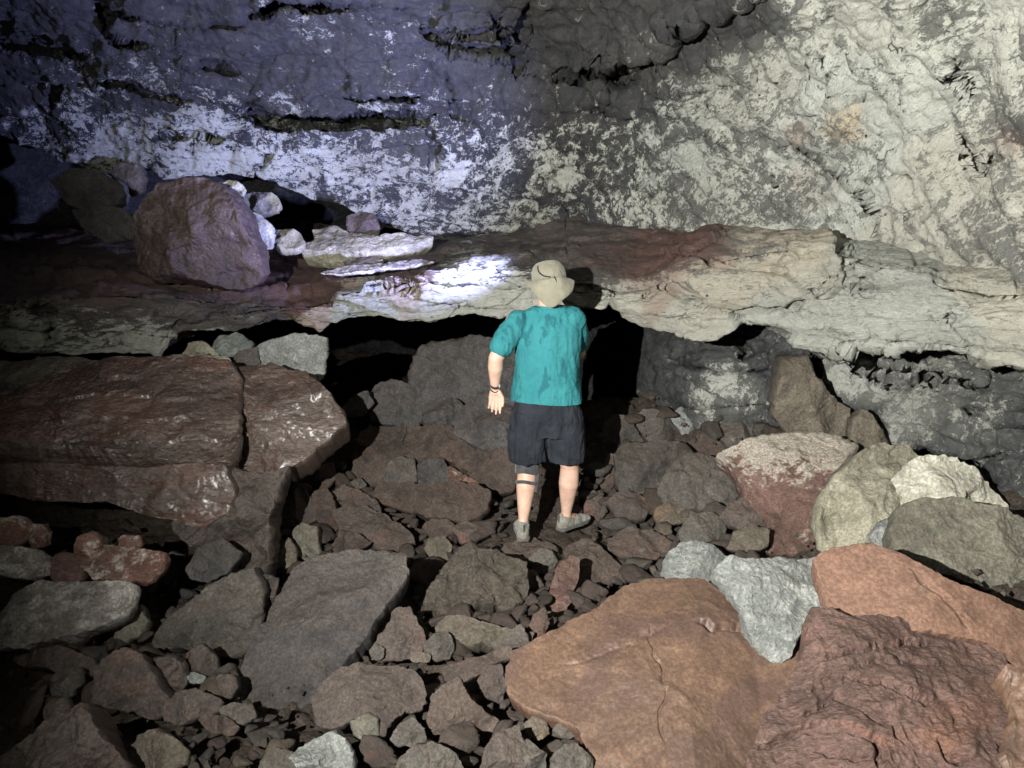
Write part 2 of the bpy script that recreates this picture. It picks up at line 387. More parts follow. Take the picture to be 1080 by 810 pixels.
# sun hat: crown, drooping brim with neck flap, cord
def hat():
    c0 = hd + Vector((.008, -.005, .028)); tilt = Matrix.Rotation(math.radians(-9), 4, 'Y') @ Matrix.Rotation(math.radians(-13), 4, 'X')
    n = 72; rings_ = [(0, .105), (.045, .103), (.080, .094), (.104, .076), (.116, .045), (.121, .018), (.122, .003)]
    rings_ = [(.118, .115), (.122, .1125), (.121, .1080)][:0] + [(.0, .114), (.03, .1145), (.065, .110), (.095, .096), (.112, .075), (.119, .045), (.121, .02), (.121, .004)]
    V = []
    for k, (z, r) in enumerate(rings_):
        th = np.linspace(0, 2 * math.pi, n, endpoint=False); rr = r * (1 + .035 * perlin(np.stack([np.cos(th) * 2.4, np.sin(th) * 2.4, np.full(n, z * 18)], -1), 5)); V.append(np.stack([rr * np.cos(th) * .93, rr * np.sin(th) * 1.06, np.full(n, z)], -1))
    V = np.array(V); F = grid_faces(len(V), n, True)
    def place(A): return np.array([(Matrix.Translation(c0) @ tilt @ Vector(p))[:] for p in A.reshape(-1, 3)])
    crown = link('crown', mesh_from('crown', place(V), F), KHAKI)
    sm = crown.modifiers.new('t', 'SOLIDIFY'); sm.thickness = .003
    # brim
    W = []; th = np.linspace(0, 2 * math.pi, n, endpoint=False)
    back = np.clip(-np.sin(th), 0, 1) ** 1.5; left = np.clip(-np.cos(th), 0, 1) ** 2
    for q in np.linspace(0, 1, 9):
        r = .113 + .050 * q * (1 - .50 * back); z = -.002 - (.012 * q + .020 * q * q) * (1 + 4.4 * back) + .085 * q * left * (1 - back)
        z = z + .010 * q * np.sin(th * 5 + 1.0)
        W.append(np.stack([r * np.cos(th) * .93, r * np.sin(th) * 1.06, z], -1))
    brim = link('brim', mesh_from('brim', place(np.array(W)), grid_faces(9, n, True)), KHAKI); sm = brim.modifiers.new('t', 'SOLIDIFY'); sm.thickness = .003
    def tube(nm, pts, r, mat, par):
        cu = bpy.data.curves.new(nm, 'CURVE'); cu.dimensions = '3D'; cu.bevel_depth = r; cu.bevel_resolution = 3
        sp = cu.splines.new('NURBS'); sp.points.add(len(pts) - 1); sp.use_endpoint_u = True; sp.order_u = 3
        for k, p in enumerate(pts): sp.points[k].co = (*p, 1)
        t = bpy.data.objects.new(nm, cu); COL.objects.link(t); dg = bpy.context.evaluated_depsgraph_get(); me = bpy.data.meshes.new_from_object(t.evaluated_get(dg)); bpy.data.objects.remove(t)
        me.materials.clear(); me.polygons.foreach_set('use_smooth', np.ones(len(me.polygons), bool)); return link(nm, me, mat, par)
    h = bpy.data.objects.new('sun_hat', None)
    # the crown is the hat's own mesh; brim, flap and cord hang under it
    crown.name = 'sun_hat'; crown.parent = man; brim.parent = crown
    # neck flap
    W = []; a = np.linspace(math.radians(198), math.radians(345), 40)
    for q in np.linspace(0, 1, 10):
        r = .108 + .012 * q + .006 * np.sin(a * 7) * q; z = -.008 - .095 * q
        W.append(np.stack([r * np.cos(a) * .98, r * np.sin(a) * (1.0 - .05 * q), z + 0 * a], -1))
    fl = link('neck_flap', mesh_from('neck_flap', place(np.array(W)), grid_faces(10, 40)), KHAKI, crown); sm = fl.modifiers.new('t', 'SOLIDIFY'); sm.thickness = .003
    def on(deg, z, r): 
        t = math.radians(deg); p = Vector((r * math.cos(t) * .93, r * math.sin(t) * 1.06, z)); return (Matrix.Translation(c0) @ tilt @ p)[:]
    tube('hat_cord', [on(232, .088, .102), on(234, .055, .117), on(248, .022, .120), on(262, .008, .121), on(272, .004, .122)], .0042, BLACK, crown)
    tube('hat_cord', [on(284, .004, .120), on(290, -.02, .121), on(286, -.045, .123), on(276, -.056, .123)], .0036, BLACK, crown)
    return tube
tube = hat()
hr = Solid(); hr.ball(hd + Vector((0, -.022, -.03)), .090, (.86, .9, .85)); hr.done('hair', .006, 2, HAIR, man, wr_(.004, 40, (1, 1, .4), 2))
# knee brace on the left leg
def band(nm, c, d, r, h, mat, par, th=.004, sq=1.0):
    d = d.normalized(); qm = d.to_track_quat('Z', 'Y').to_matrix().to_4x4(); bm = bmesh.new(); n = 40
    prof = [(r, -h / 2), (r + th, -h / 2 + th * .6), (r + th * 1.2, 0), (r + th, h / 2 - th * .6), (r, h / 2)]; L = []
    for rr, z in prof: L.append([bm.verts.new(Matrix.Translation(c) @ qm @ Vector((rr * math.cos(t), rr * sq * math.sin(t), z + .003 * math.sin(3 * t)))) for t in [2 * math.pi * k / n for k in range(n)]])
    for a, b2 in zip(L, L[1:]):
        for k in range(n): bm.faces.new((a[k], a[(k + 1) % n], b2[(k + 1) % n], b2[k]))
    bmesh.ops.recalc_face_normals(bm, faces=bm.faces); me = bpy.data.meshes.new(nm); bm.to_mesh(me); bm.free(); me.polygons.foreach_set('use_smooth', np.ones(len(me.polygons), bool))
    o = link(nm, me, mat, par); return o
dl = anL - knL; ax = dl.normalized()
br = band('knee_brace', V3(556, 492.5, 4.726), dl, .0635, .088, BRACE, man, .011)
band('strap', V3(555, 508.5, 4.694), dl, .0640, .022, BRACE, br, .004)
band('strap', V3(556.3, 484.5, 4.735), dl, .060, .014, BLACK, br, .005)
tube('hinge_bar', [tuple(V3(566.5, 483, 4.73)), tuple(V3(567, 495, 4.715)), tuple(V3(566.5, 508, 4.69)), tuple(V3(564.5, 519, 4.675))], .012, BRACE, br)
tube('strap', [tuple(V3(547.3, 496, 4.672)), tuple(V3(552, 499, 4.662)), tuple(V3(560, 497, 4.664)), tuple(V3(566, 493, 4.69))], .006, BLACK, br)
band('collar', nk + Vector((0, .004, -.016)), Vector((0, .10, 1)), .074, .020, TEAL, shirt, .005)
# bracelet and watch on the left wrist
dw = wrL - elL
band('bracelet', wrL + dw.normalized() * .012, dw, .0275, .011, BLACK, man, .004)
wt = band('wristwatch', wrL - dw.normalized() * .018, dw, .029, .020, BLACK, man, .003)
fc = Solid(); fc.ball(wrL - dw.normalized() * .018 + Vector((.027, -.008, 0)), .015, (.5, 1.1, 1.1)); fc.done('watch_face', .003, 1, cloth_mat('steel_watch', (.35, .34, .30), (.5, .48, .42), rough=.35), wt)
# shoes
def shoe(an, yaw, lab=None):
    Rm = Matrix.Rotation(yaw, 4, 'Z'); base = an + Vector((0, 0, -.085))
    def q(x, y, z): return base + (Rm @ Vector((x, y, z)).to_4d()).to_3d()
    b = Solid()
    def el(x, y, z, r, sc): b.ball(q(x, y, z), r, sc, Rm)
    el(0, -.030, .045, .045, (.86, 1.0, 1.05)); el(0, .02, .048, .047, (.86, 1.2, 1.0)); el(0, .085, .040, .046, (.95, 1.3, .80)); el(0, .150, .033, .045, (.98, 1.15, .66)); el(.004, .185, .030, .038, (1.0, 1.05, .62))
    b.limb([(q(0, -.012, .06), .042), (q(0, -.010, .098), .043)], flat=True); el(0, -.050, .092, .018, (1.2, .6, 1.6))
    up = b.done('shoe', .0045, 4, SHOE, man, wr_(.0025, 26, (1, 1, 1), 5))
    b = Solid(); pts = [(-.068, .030), (-.05, .040), (0, .040), (.06, .041), (.12, .050), (.17, .049), (.205, .036), (.222, .018)]
    bm = b.bm; top, bot = [], []
    out = [(w_, y) for y, w_ in pts] + [(-w_, y) for y, w_ in pts[::-1]]
    for x, y in out: top.append(bm.verts.new(q(x, y, .026 + max(0, y - .14) * .12))); bot.append(bm.verts.new(q(x * .96, y * .98, .0 + max(0, y - .14) * .18)))
    n = len(out)
    for k in range(n): bm.faces.new((top[k], top[(k + 1) % n], bot[(k + 1) % n], bot[k]))
    bm.faces.new(top); bm.faces.new(bot[::-1])
    b.done('sole', .004, 2, SOLE, up)
    b = Solid(); b.limb([(an + Vector((0, 0, -.02)), .037), (an + (knL - anL).normalized() * .028, .037)], flat=True); b.done('sock', .004, 1, SHOE, man)
    for k in range(4):
        y = .045 + .024 * k; z = .094 - .009 * k
        tube('lace', [tuple(q(-.022, y, z - .008)), tuple(q(0, y + .006, z + .003)), tuple(q(.022, y, z - .008))], .0028, BLACK, up)
    b = Solid(); b.limb([(q(0, -.069, .07), .006), (q(0, -.074, .115), .006)]); b.done('pull_tab', .003, 1, SOLE, up)
shoe(anL, math.radians(4)); shoe(anR, math.radians(-48))
# ------------------------------------------------------------------ cave shell
def fine_axis(lo, a, b, hi, step, n_out=34):
    k = np.linspace(0, 1, n_out)[1:] ** 1.8
    return np.concatenate([(a - k * (a - lo))[::-1], np.arange(a, b, step), b + k * (hi - b)])
COLS = fine_axis(-2200, -70, 1150, 3300, 1.8)
def I1(tab, x):
    t = sorted(tab); return np.interp(x, [q[0] for q in t], [q[1] for q in t])

LIP = [(-2200, 100), (-300, 120), (0, 143), (40, 160), (70, 172), (100, 184), (128, 186), (140, 180), (150, 176), (165, 180), (180, 190), (200, 189), (240, 184), (275, 185), (300, 199), (330, 211), (360, 215), (380, 226), (400, 237), (430, 246), (520, 248), (600, 234), (700, 236), (800, 250), (870, 258), (900, 276), (950, 288), (1000, 302), (1080, 298), (1300, 305), (3300, 300)]
WALL_Y = [(-300, -100, 5.4), (-300, 120, 6.9), (0, 0, 6.2), (0, 140, 7.5), (200, 0, 6.2), (200, 100, 7.0), (200, 185, 7.4), (400, 0, 6.1), (400, 120, 7.2), (400, 235, 7.6), (540, 100, 6.6), (540, 245, 7.2), (680, 0, 5.4), (650, 230, 6.6), (800, 0, 4.9), (800, 120, 5.4), (800, 240, 5.8), (950, 100, 4.6), (950, 280, 4.85), (1080, 0, 3.75), (1080, 290, 4.1), (1300, 100, 3.2), (1300, 300, 3.5), (1600, 100, 2.5), (1600, 300, 2.7), (2500, 100, 1.35), (2500, 300, 1.35), (3300, 200, .95), (-800, 0, 3.4), (-800, 150, 4.2), (-1400, 100, 2.5), (-2200, 100, 1.5), (-2200, -800, 1.0), (540, -300, 3.2), (0, -300, 3.3), (1080, -300, 2.7), (540, -800, 1.75), (-500, -800, 1.7), (1500, -800, 1.5), (540, -2500, .7), (-2000, -2500, .55), (3000, -2500, .5), (3300, -800, .8)]
wallY = TPS([(a, b) for a, b, c in WALL_Y], [math.log(c) for a, b, c in WALL_Y], 400, 2e-3)
# cracks in the wall: polyline, half width px, depth m, overhang m (positive: the upper side stands proud)
CRACKS = [
 ([(254, 117), (280, 127), (296, 131), (340, 129), (400, 126), (447, 127)], 4.0, .40, .16),
 ([(363, 102), (455, 102)], 2.2, .16, .08), ([(268, 20), (290, 5), (305, 3), (320, 11), (352, 6), (405, 4)], 3.2, .25, .1),
 ([(590, 83), (610, 81), (632, 77), (652, 82), (664, 72), (682, 62), (700, 57), (706, 40), (730, 33), (737, 18), (760, 8), (795, -6)], 4.5, .35, .22),
 ([(640, 78), (655, 84), (668, 76)], 8, .30, .0),
 ([(833, 151), (850, 158), (862, 163), (876, 178), (895, 192), (912, 204)], 3.6, .28, .04), 
 ([(897, 61), (886, 75), (881, 92), (882, 106)], 2.2, .10, .02), ([(882, 108), (912, 104)], 1.8, .08, .02), ([(912, 104), (917, 140)], 1.5, .06, 0),
 ([(892, -10), (884, 20), (879, 50), (897, 60), (925, 49)], 2.2, .08, .0), ([(863, 64), (862, 82), (840, 88), (820, 95)], 2.0, .07, .03),
 ([(447, 32), (470, 46), (500, 52), (545, 55)], 3.0, .15, .12), ([(470, 38), (500, 40), (530, 36)], 2.0, .08, .06), ([(545, 60), (530, 40), (522, 15)], 2.0, .1, .0),
 ([(290, 150), (287, 163), (277, 172), (272, 183)], 1.8, .08, 0), ([(456, 135), (459, 160), (458, 180)], 2.0, .07, .02),
 ([(110, 38), (128, 46), (150, 50)], 3.0, .16, .1), ([(105, 0), (112, 20), (108, 38)], 3.0, .14, .04), ([(0, 45), (40, 52), (90, 60)], 3, .14, .1),
 ([(180, 70), (200, 74), (222, 70), (250, 80)], 2.0, .10, .06), ([(60, 85), (52, 110), (57, 120)], 2.4, .10, 0), ([(95, 85), (130, 90), (160, 100), (200, 108)], 2.2, .1, .06),
 ([(170, 140), (200, 145), (235, 146)], 1.8, .07, .04), ([(470, 70), (480, 120), (505, 135), (522, 165)], 1.8, .05, 0), ([(700, 95), (745, 90), (800, 82)], 1.6, .05, .02),
 ([(612, 116), (640, 117)], 2.0, .08, .06), ([(1010, 20), (1000, 60), (1020, 100)], 1.5, .03, 0), ([(935, 165), (950, 180), (965, 190)], 2.0, .08, .02),
 ([(660, 150), (672, 172), (690, 190)], 1.6, .05, 0), ([(750, 110), (748, 150), (765, 165)], 1.6, .05, 0), ([(1015, 140), (1030, 175), (1062, 165)], 2, .06, 0),
 ([(100, 10), (200, 30), (260, 26)], 2, .1, .08), ([(560, 0), (548, 40), (542, 80)], 2.5, .12, .0)]
# ledge cracks
LCRACKS = [
 ([(168, 346), (210, 338), (235, 333), (275, 330)], 1.8, .06, .03), ([(33, 322), (50, 330), (54, 345), (48, 362)], 4, .25, 0), ([(0, 342), (50, 343)], 2.0, .08, .04), ([(165, 326), (162, 340)], 1.3, .04, 0),
 ([(893, 262), (893, 280), (888, 290)], 2.4, .12, 0), ([(893, 284), (902, 298), (915, 310)], 3.0, .06, 0), ([(890, 290), (870, 303), (840, 320), (810, 336)], 1.8, .05, .02),
 ([(878, 250), (893, 264), (908, 260)], 1.8, .07, 0),

 ([(1000, 336), (1020, 365), (1035, 385)], 1.5, .05, 0), ([(862, 366), (900, 366), (940, 370), (985, 362)], 1.8, .06, .04), ([(1026, 372), (1050, 390), (1085, 408)], 3.4, .2, .03),
 ([(748, 308), (745, 318)], 1.2, .03, 0), ([(440, 290), (470, 300), (500, 295), (540, 305)], 1.6, .04, .02), ([(380, 310), (420, 305), (470, 312)], 1.6, .04, .02),
 ([(672, 315), (700, 303), (735, 284)], 2.6, .03, .02), ([(395, 322), (430, 328), (480, 318), (520, 326)], 1.6, .05, .02)]
def carve(cr, X, Y, kk=1.9):
    """how far back (m) the surface is pushed at photo position X, Y, along the crack lines built into the rock"""
    d = np.zeros(X.shape)
    jx = X + 5 * perlin(np.stack([X / 16, Y / 16, X * 0], -1), 5); jy = Y + 4 * perlin(np.stack([X / 13, Y / 13, X * 0 + 9], -1), 6)
    for k, (pl, w, dep, over) in enumerate(cr):
        x0 = min(p[0] for p in pl) - 90; x1 = max(p[0] for p in pl) + 90; y0 = min(p[1] for p in pl) - 90; y1 = max(p[1] for p in pl) + 60
        m = (X > x0) & (X < x1) & (Y > y0) & (Y < y1)
        if not m.any(): continue
        dist, side, t = polydist(pl, jx[m], jy[m]); taper = np.clip(np.minimum(t, 1 - t) * 9, 0.15, 1) ** .7
        ww = w * (.6 + .9 * taper)
        g = np.exp(-(dist / (ww * .95)) ** 4) * dep * kk * taper
        g = g - np.where(side > 0, (.5 + .5 * kk) * over * np.exp(-dist / 38) * taper, 0)
        d[m] += g
    return d

# --- look maps (coat, red, smooth, tan): what the rock itself is like at each place
COAT = [(30, 30, .10), (100, 20, .12), (30, 100, .12), (60, 62, .45, 22), (110, 70, .62, 26), (160, 75, .55, 26), (55, 110, .25, 20), (140, 108, .12, 24), (80, 120, .75, 18), (30, 135, .8, 18), (80, 150, .85, 25), (130, 140, .85, 25), (180, 165, .8), (230, 165, .97), (195, 130, .8, 20), (240, 130, .6, 20), (220, 95, .5, 18), (190, 40, .18), (250, 60, .15), (290, 35, .38, 14), (325, 35, .65, 14), (360, 50, .2), (405, 35, .7, 14), (440, 50, .5, 16), (320, 80, .12), (280, 100, .45, 18), (370, 92, .6, 14), (450, 95, .65, 14), (400, 75, .2, 20), (330, 115, .5, 20), (420, 120, .5, 16), (400, 140, .25, 20), (330, 170, .72, 30), (440, 160, .05, 16), (420, 185, .75), (500, 170, .85), (490, 130, .3, 20), (350, 200, .7), (450, 215, .5), (520, 220, .5), (500, 60, .22), (480, 20, .15), (560, 50, .14), (540, 110, .2), (640, 20, .2), (680, 45, .5, 18), (600, 75, .3, 14), (700, 90, .22, 20), (580, 135, .45), (620, 100, .2), (570, 165, .6), (640, 160, .5), (700, 150, .52), (740, 55, .12, 22), (780, 25, .1, 26), (820, 15, .2, 20), (740, 95, .55, 24), (790, 65, .62, 26), (790, 120, .68), (850, 60, .7), (890, 30, .7), (840, 110, .7), (740, 170, .6), (830, 190, .45), (760, 205, .66), (900, 170, .55), (940, 50, .95), (960, 100, 1.0, 30), (990, 25, .3, 24), (1020, 60, .8), (1030, 110, .6), (1070, 60, .5), (1075, 140, .1, 26), (1000, 160, .85), (940, 200, .8), (1050, 200, .6), (970, 240, .72), (1050, 250, .45), (900, 240, .75), (680, 210, .45), (600, 200, .5), (1300, 150, .6, 200), (-400, 0, .2, 250), (1200, -300, .5, 200), (300, -300, .2, 250)]
COAT = [(c[0], c[1], min(1, (.12 + c[2] * .72) if c[0] < 520 else c[2] + .02), *c[3:]) for c in COAT]
REDM = [(850, 190, .5, 22), (848, 138, .7, 10), (820, 170, .3, 30), (1075, 145, .6, 22), (985, 25, .35, 20), (230, 165, .12, 30), (320, 30, .12), (200, 40, .06), (700, 170, .1), (900, 140, .15, 20), (960, 100, .0), (1030, 270, .35, 30), (950, 285, .35, 10), (500, 100, .0), (300, 100, .0), (640, 40, .08), (100, 100, .0), (1300, 200, .2, 200), (720, 120, .05), (-300, 0, 0, 200)]
SMOO = [(620, 30, .65, 45), (700, 45, .6, 25), (320, 80, .4, 26), (250, 70, .3, 20), (140, 108, .4, 20), (440, 160, .7, 16), (370, 95, .3, 20), (350, 140, .3, 30), (1040, 240, .7, 40), (1070, 100, .6, 30), (900, 40, .4, 20), (840, 60, .4, 30), (745, 55, .7, 22), (560, 60, .6, 25), (640, 170, .0), (500, 170, .1), (960, 100, .1), (830, 190, .1), (750, 150, .05), (100, 150, 0), (230, 165, .0), (1300, 100, .3, 200), (-400, 0, .3, 200)]
TANM = [(895, 125, .75, 11), (880, 180, 0, 20), (900, 90, 0, 12), (960, 100, .05), (700, 150, 0), (230, 165, 0), (925, 125, 0, 8), (870, 120, 0, 8), (1040, 230, .25, 30)]
def look(X, Y, coat=COAT, red=REDM, smo=SMOO, tan=TANM):
    return np.stack([np.clip(shepard(coat, X, Y), 0, 1), np.clip(shepard(red, X, Y), 0, 1), np.clip(shepard(smo, X, Y), 0, 1), np.clip(shepard(tan, X, Y, 14), 0, 1)], -1)

def flow_of(V, kind):
    x, y, z = V[..., 0], V[..., 1], V[..., 2]
    if kind == 'low': return V * 1.0
    if kind == 'ledge': return np.stack([x * .5, y * .5, z * 1.6 - .12 * x], -1)
    s = np.clip((x + 1.0) / 2.4, 0, 1)[..., None]; s = s * s * (3 - 2 * s); k = .10 + .45 * np.clip((x - .8) / 1.6, 0, 1)
    left = np.stack([x * .8, y * .8, z * 1.1 + .05 * x], -1); right = np.stack([(x - k * (z - 2.6)) * 1.0, y * .8, z * .85], -1)
    return left * (1 - s) + right * s
def relief(V, n, amp=1.0, seed=0, layer=.4, fine=1.0, facet=.05):
    """adds the rock's own roughness along its normals, in metres"""
    h = .10 * fbm(V * .9, 3, seed) + .05 * fbm(V * 2.6, 3, seed + 7, ridge=True)
    h = h + .020 * fine * fbm(V * 9, 3, seed + 9) + .010 * fine * fbm(V * 24, 2, seed + 11, ridge=True)
    for fq, am, wv in ((3.1, .10, .55), (9.5, .028, .8)):
        z = V[..., 2] * fq + .25 * V[..., 0] + wv * fbm(V * np.array([.45, .45, .9]) * (1 + .12 * fq), 3, seed + 21)
        fr = z - np.floor(z); st_ = _hash(np.floor(z).astype(np.int64), np.floor(V[..., 0] * .5 + .4 * fq).astype(np.int64) * 0, np.zeros(z.shape, np.int64), seed) % 97 / 97.
        h = h + layer * am * (.5 + st_) * ((1 - fr) ** 1.2 - .5) * np.clip(fr / .05, 0, 1)
    f1, f2, hid = worley(V * np.array([2.1, 2.1, 3.0]) + .35 * vfbm(V * 1.5, 2, seed + 3), seed)
    h = h + facet * ((hid & 255) / 255. - .5) * np.clip((f2 - f1) * 6, 0, 1)
    if facet > .06:
        f1, f2, hid = worley(V * np.array([4.5, 4.5, 7.0]) + .3 * vfbm(V * 4, 2, seed + 3), seed + 2)
        h = h + facet * .45 * ((hid & 255) / 255. - .5) * np.clip((f2 - f1) * 7, 0, 1)
    return V + n * (h * amp)[..., None]

# --- upper wall and vault, one sheet
rows_top = -70 - (np.linspace(0, 1, 26)[::-1][:-1] ** 1.9) * 2500
lipx = I1(LIP, COLS)
nf = 175; tf = np.linspace(0, 1, nf)
PY = np.concatenate([np.repeat(rows_top[:, None], len(COLS), 1), -70 + (lipx[None] + 70) * tf[:, None]], 0)
PX = np.repeat(COLS[None], len(PY), 0)
Yw = np.exp(wallY(PX, PY))
infr = (PY > -90)
Yw = Yw + np.where(infr, carve(CRACKS, PX, PY), 0)
# the proud slab at the top centre, and the drop of the wall into the cavity on the left
V = P(PX, PY, Yw)
n = grid_normals(V); n *= np.sign((n * (CAM - V)).sum(-1))[..., None]
sgn = 1
sw = np.stack([(V[..., 0] * .75 + V[..., 2] * .55 - V[..., 1] * .3) * 2.6, (V[..., 2] * .8 - V[..., 0] * .5) * .55, V[..., 1] * .5], -1) + .35 * vfbm(V * .8, 2, 77)
sweep = (.085 * fbm(sw, 3, 78, ridge=True) + .03 * fbm(sw * np.array([3.2, 1.5, 1]), 2, 79, ridge=True)) * np.clip((PX - 480) / 220, 0, 1)
V = V + n * sweep[..., None]; n = grid_normals(V); n *= np.sign((n * (CAM - V)).sum(-1))[..., None]
V = relief(V, n, .8, 1, layer=np.clip(1.1 - (PX - 380) / 300, .10, 1.1))
L = look(PX, PY)
# rolled lip going back over the cavity, then down behind the ledge
lipV = V[-1]; back = []
for k, q in enumerate(np.linspace(0, 1, 16)[1:]):
    up = np.where(COLS < 430, .10 * math.sin(q * 3.0) + .06 * q, -.5 * q)
    p = lipV + np.stack([0 * q * COLS, np.full(len(COLS), 1.9 * q ** 1.3), up], -1)
    back.append(p + .05 * vfbm(p * 4, 2, 40))
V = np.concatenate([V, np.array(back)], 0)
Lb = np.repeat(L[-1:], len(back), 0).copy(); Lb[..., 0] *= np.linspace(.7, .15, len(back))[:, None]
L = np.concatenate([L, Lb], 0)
MAT_WALL = cave_mat('cave_wall_rock', stretch=(1.0, 1.0, 1.0))
wall = link('cave_wall', mesh_from('cave_wall', V.reshape(-1, 3), grid_faces(*V.shape[:2]), attr=L.reshape(-1, 4), flow=flow_of(V, 'wall')), MAT_WALL)
tag(wall, 'cracked cave wall and vault, dark grey on the left, cream mineral crust on the right', kind='structure')
WALLV, WALLPX, WALLPY = V, PX, PY
# scratched graffiti on the crust
def on_wall(x, y):
    k = np.argmin((PX[:, :] - x) ** 2 + (PY - y) ** 2); p = V[:PX.shape[0]].reshape(-1, 3)[k]; return tuple(p + (CAM - p) / np.linalg.norm(CAM - p) * .006)
m_, nt_x = nodes('scratch'); nb_ = NB(nt_x); nb_.out((.07, .065, .055), .9)
for strokes in ([[(954, 36), (950, 35), (947, 38), (946, 42), (949, 45), (952, 44), (952, 41), (950, 41)]], [[(954, 46), (956, 36), (958, 45)], [(955, 42), (957, 42)]], [[(960, 36), (960, 43)]],
                [[(925, 238), (920, 239), (920, 249), (925, 248)], [(920, 244), (924, 244)]], [[(959, 222), (966, 221), (964, 231), (960, 233), (957, 229), (960, 226)]]):
    cu = bpy.data.curves.new('c', 'CURVE'); cu.dimensions = '3D'; cu.bevel_depth = .0026
    for st in strokes:
        sp_ = cu.splines.new('POLY'); pts_ = [on_wall(a + (c - a) * t, b + (d - b) * t) for (a, b), (c, d) in zip(st, st[1:]) for t in (0, .5)] + [on_wall(*st[-1])]
        sp_.points.add(len(pts_) - 1)
        for k, p in enumerate(pts_): sp_.points[k].co = (*p, 1)
    t_ = bpy.data.objects.new('c', cu); COL.objects.link(t_); me_ = bpy.data.meshes.new_from_object(t_.evaluated_get(bpy.context.evaluated_depsgraph_get())); bpy.data.objects.remove(t_); me_.materials.clear()
    link('scratched_letter', me_, m_, wall)

# --- ledge
B_ = [(-2200, 195), (-300, 205), (0, 222), (120, 226), (290, 231), (400, 238), (520, 236), (600, 217), (700, 221), (800, 234), (870, 241), (900, 258), (945, 268), (1000, 284), (1080, 276), (1300, 284), (3300, 280)]
E_ = [(-2200, 330), (-300, 325), (0, 321), (50, 316), (130, 311), (200, 315), (280, 322), (330, 322), (380, 305), (450, 288), (560, 284), (620, 298), (672, 311), (700, 301), (740, 279), (780, 265), (830, 260), (880, 262), (900, 272), (950, 285), (1000, 298), (1080, 300), (1300, 310), (3300, 310)]
L_ = [(-2200, 385), (-300, 375), (0, 369), (60, 371), (130, 372), (170, 371), (178, 360), (186, 350), (210, 345), (240, 350), (262, 348), (285, 343), (305, 338), (322, 345), (336, 351), (350, 343), (368, 335), (400, 336), (430, 341), (450, 342), (480, 335), (500, 330), (525, 335), (560, 334), (600, 328), (645, 326), (655, 335), (680, 343), (700, 344), (725, 350), (745, 356), (765, 354), (790, 345), (810, 346), (830, 352), (850, 358), (900, 371), (935, 373), (960, 368), (990, 364), (1020, 370), (1050, 385), (1080, 400), (1200, 430), (1500, 470), (3300, 480)]
EY = [(-2200, 1.6), (-1200, 3.0), (-600, 4.3), (-200, 5.0), (0, 5.25), (170, 5.45), (300, 5.65), (560, 5.6), (680, 5.35), (800, 4.9), (900, 4.5), (1000, 4.15), (1080, 3.85), (1300, 3.2), (1600, 2.45), (2500, 1.3), (3300, .92)]
bx, ex, lx, ey = I1(B_, COLS), I1(E_, COLS), I1(L_, COLS), I1(EY, COLS)
jit = perlin(np.stack([COLS / 9, COLS * 0, COLS * 0], -1), 3) * 1.6 + perlin(np.stack([COLS / 30, COLS * 0, COLS * 0], -1), 4) * 2.5
lx = lx + jit
wy = np.exp(wallY(COLS, bx)); by = wy + np.where(COLS < 450, 1.9, np.where(COLS < 620, 1.9 - (COLS - 450) / 170 * 1.1, .8))
rows = []; rpx = []; rpy = []
A = P(COLS, bx, by); Bp = P(COLS, ex, ey)
for q in np.linspace(0, 1, 85):          # top surface
    p = A + (Bp - A) * q; p = p + np.array([0, 0, 1]) * (.10 * math.sin(q * math.pi) * np.where(COLS > 600, .6, .2))[:, None]
    rows.append(p); rpx.append(COLS); rpy.append(bx + (ex - bx) * (q ** 2.2))
nt_ = len(rows)
nfz = 50
for q in np.linspace(0, 1, nfz)[1:]:     # front face, gently bulged
    pyq = ex + (lx - ex) * q
    Yq = ey - .10 * np.sin(q * math.pi) * np.where(COLS > 640, .9, .3) + .05 * q
    rows.append(P(COLS, pyq, Yq)); rpx.append(COLS); rpy.append(pyq)
V = np.array(rows); PXl, PYl = np.array(rpx), np.array(rpy)
cv = carve(LCRACKS, PXl, PYl, .75); cv[:nt_ - 12] *= .0
dv = ray(PXl, PYl); V = V + dv * cv[..., None]
n = grid_normals(V); n *= np.sign((n * (CAM - V)).sum(-1))[..., None]
V = relief(V, n, .55, 5, layer=np.where(PXl < 560, .8, 1.0), fine=.7, facet=.062)
f1, f2, hid = worley(V * np.array([1.5, 1.5, 4.6]) + .22 * vfbm(V * 1.6, 3, 91), 17)
q1, q2, hid2 = worley(V * np.array([4.2, 4.2, 9.0]) + .25 * vfbm(V * 4, 3, 93), 19)
msk = np.clip((PYl - I1(B_, PXl)) / 12, 0, 1) * np.clip((np.arange(len(V))[:, None] - nt_ * .55) / 20, 0, 1)
blk = .12 * ((hid & 255) / 255. - .5) * np.clip((f2 - f1) * 16, 0, 1) - .05 * np.exp(-((f2 - f1) / .022) ** 2) + .022 * ((hid2 & 255) / 255. - .5) * np.clip((q2 - q1) * 12, 0, 1) - .012 * np.exp(-((q2 - q1) / .03) ** 2)
V = V + n * (blk * msk * np.where(PXl < 560, .45, np.clip(.25 + (PXl - 680) / 60, .25, 1.0)) * (1 - .5 * np.clip((PXl - 900) / 60, 0, 1)))[..., None]
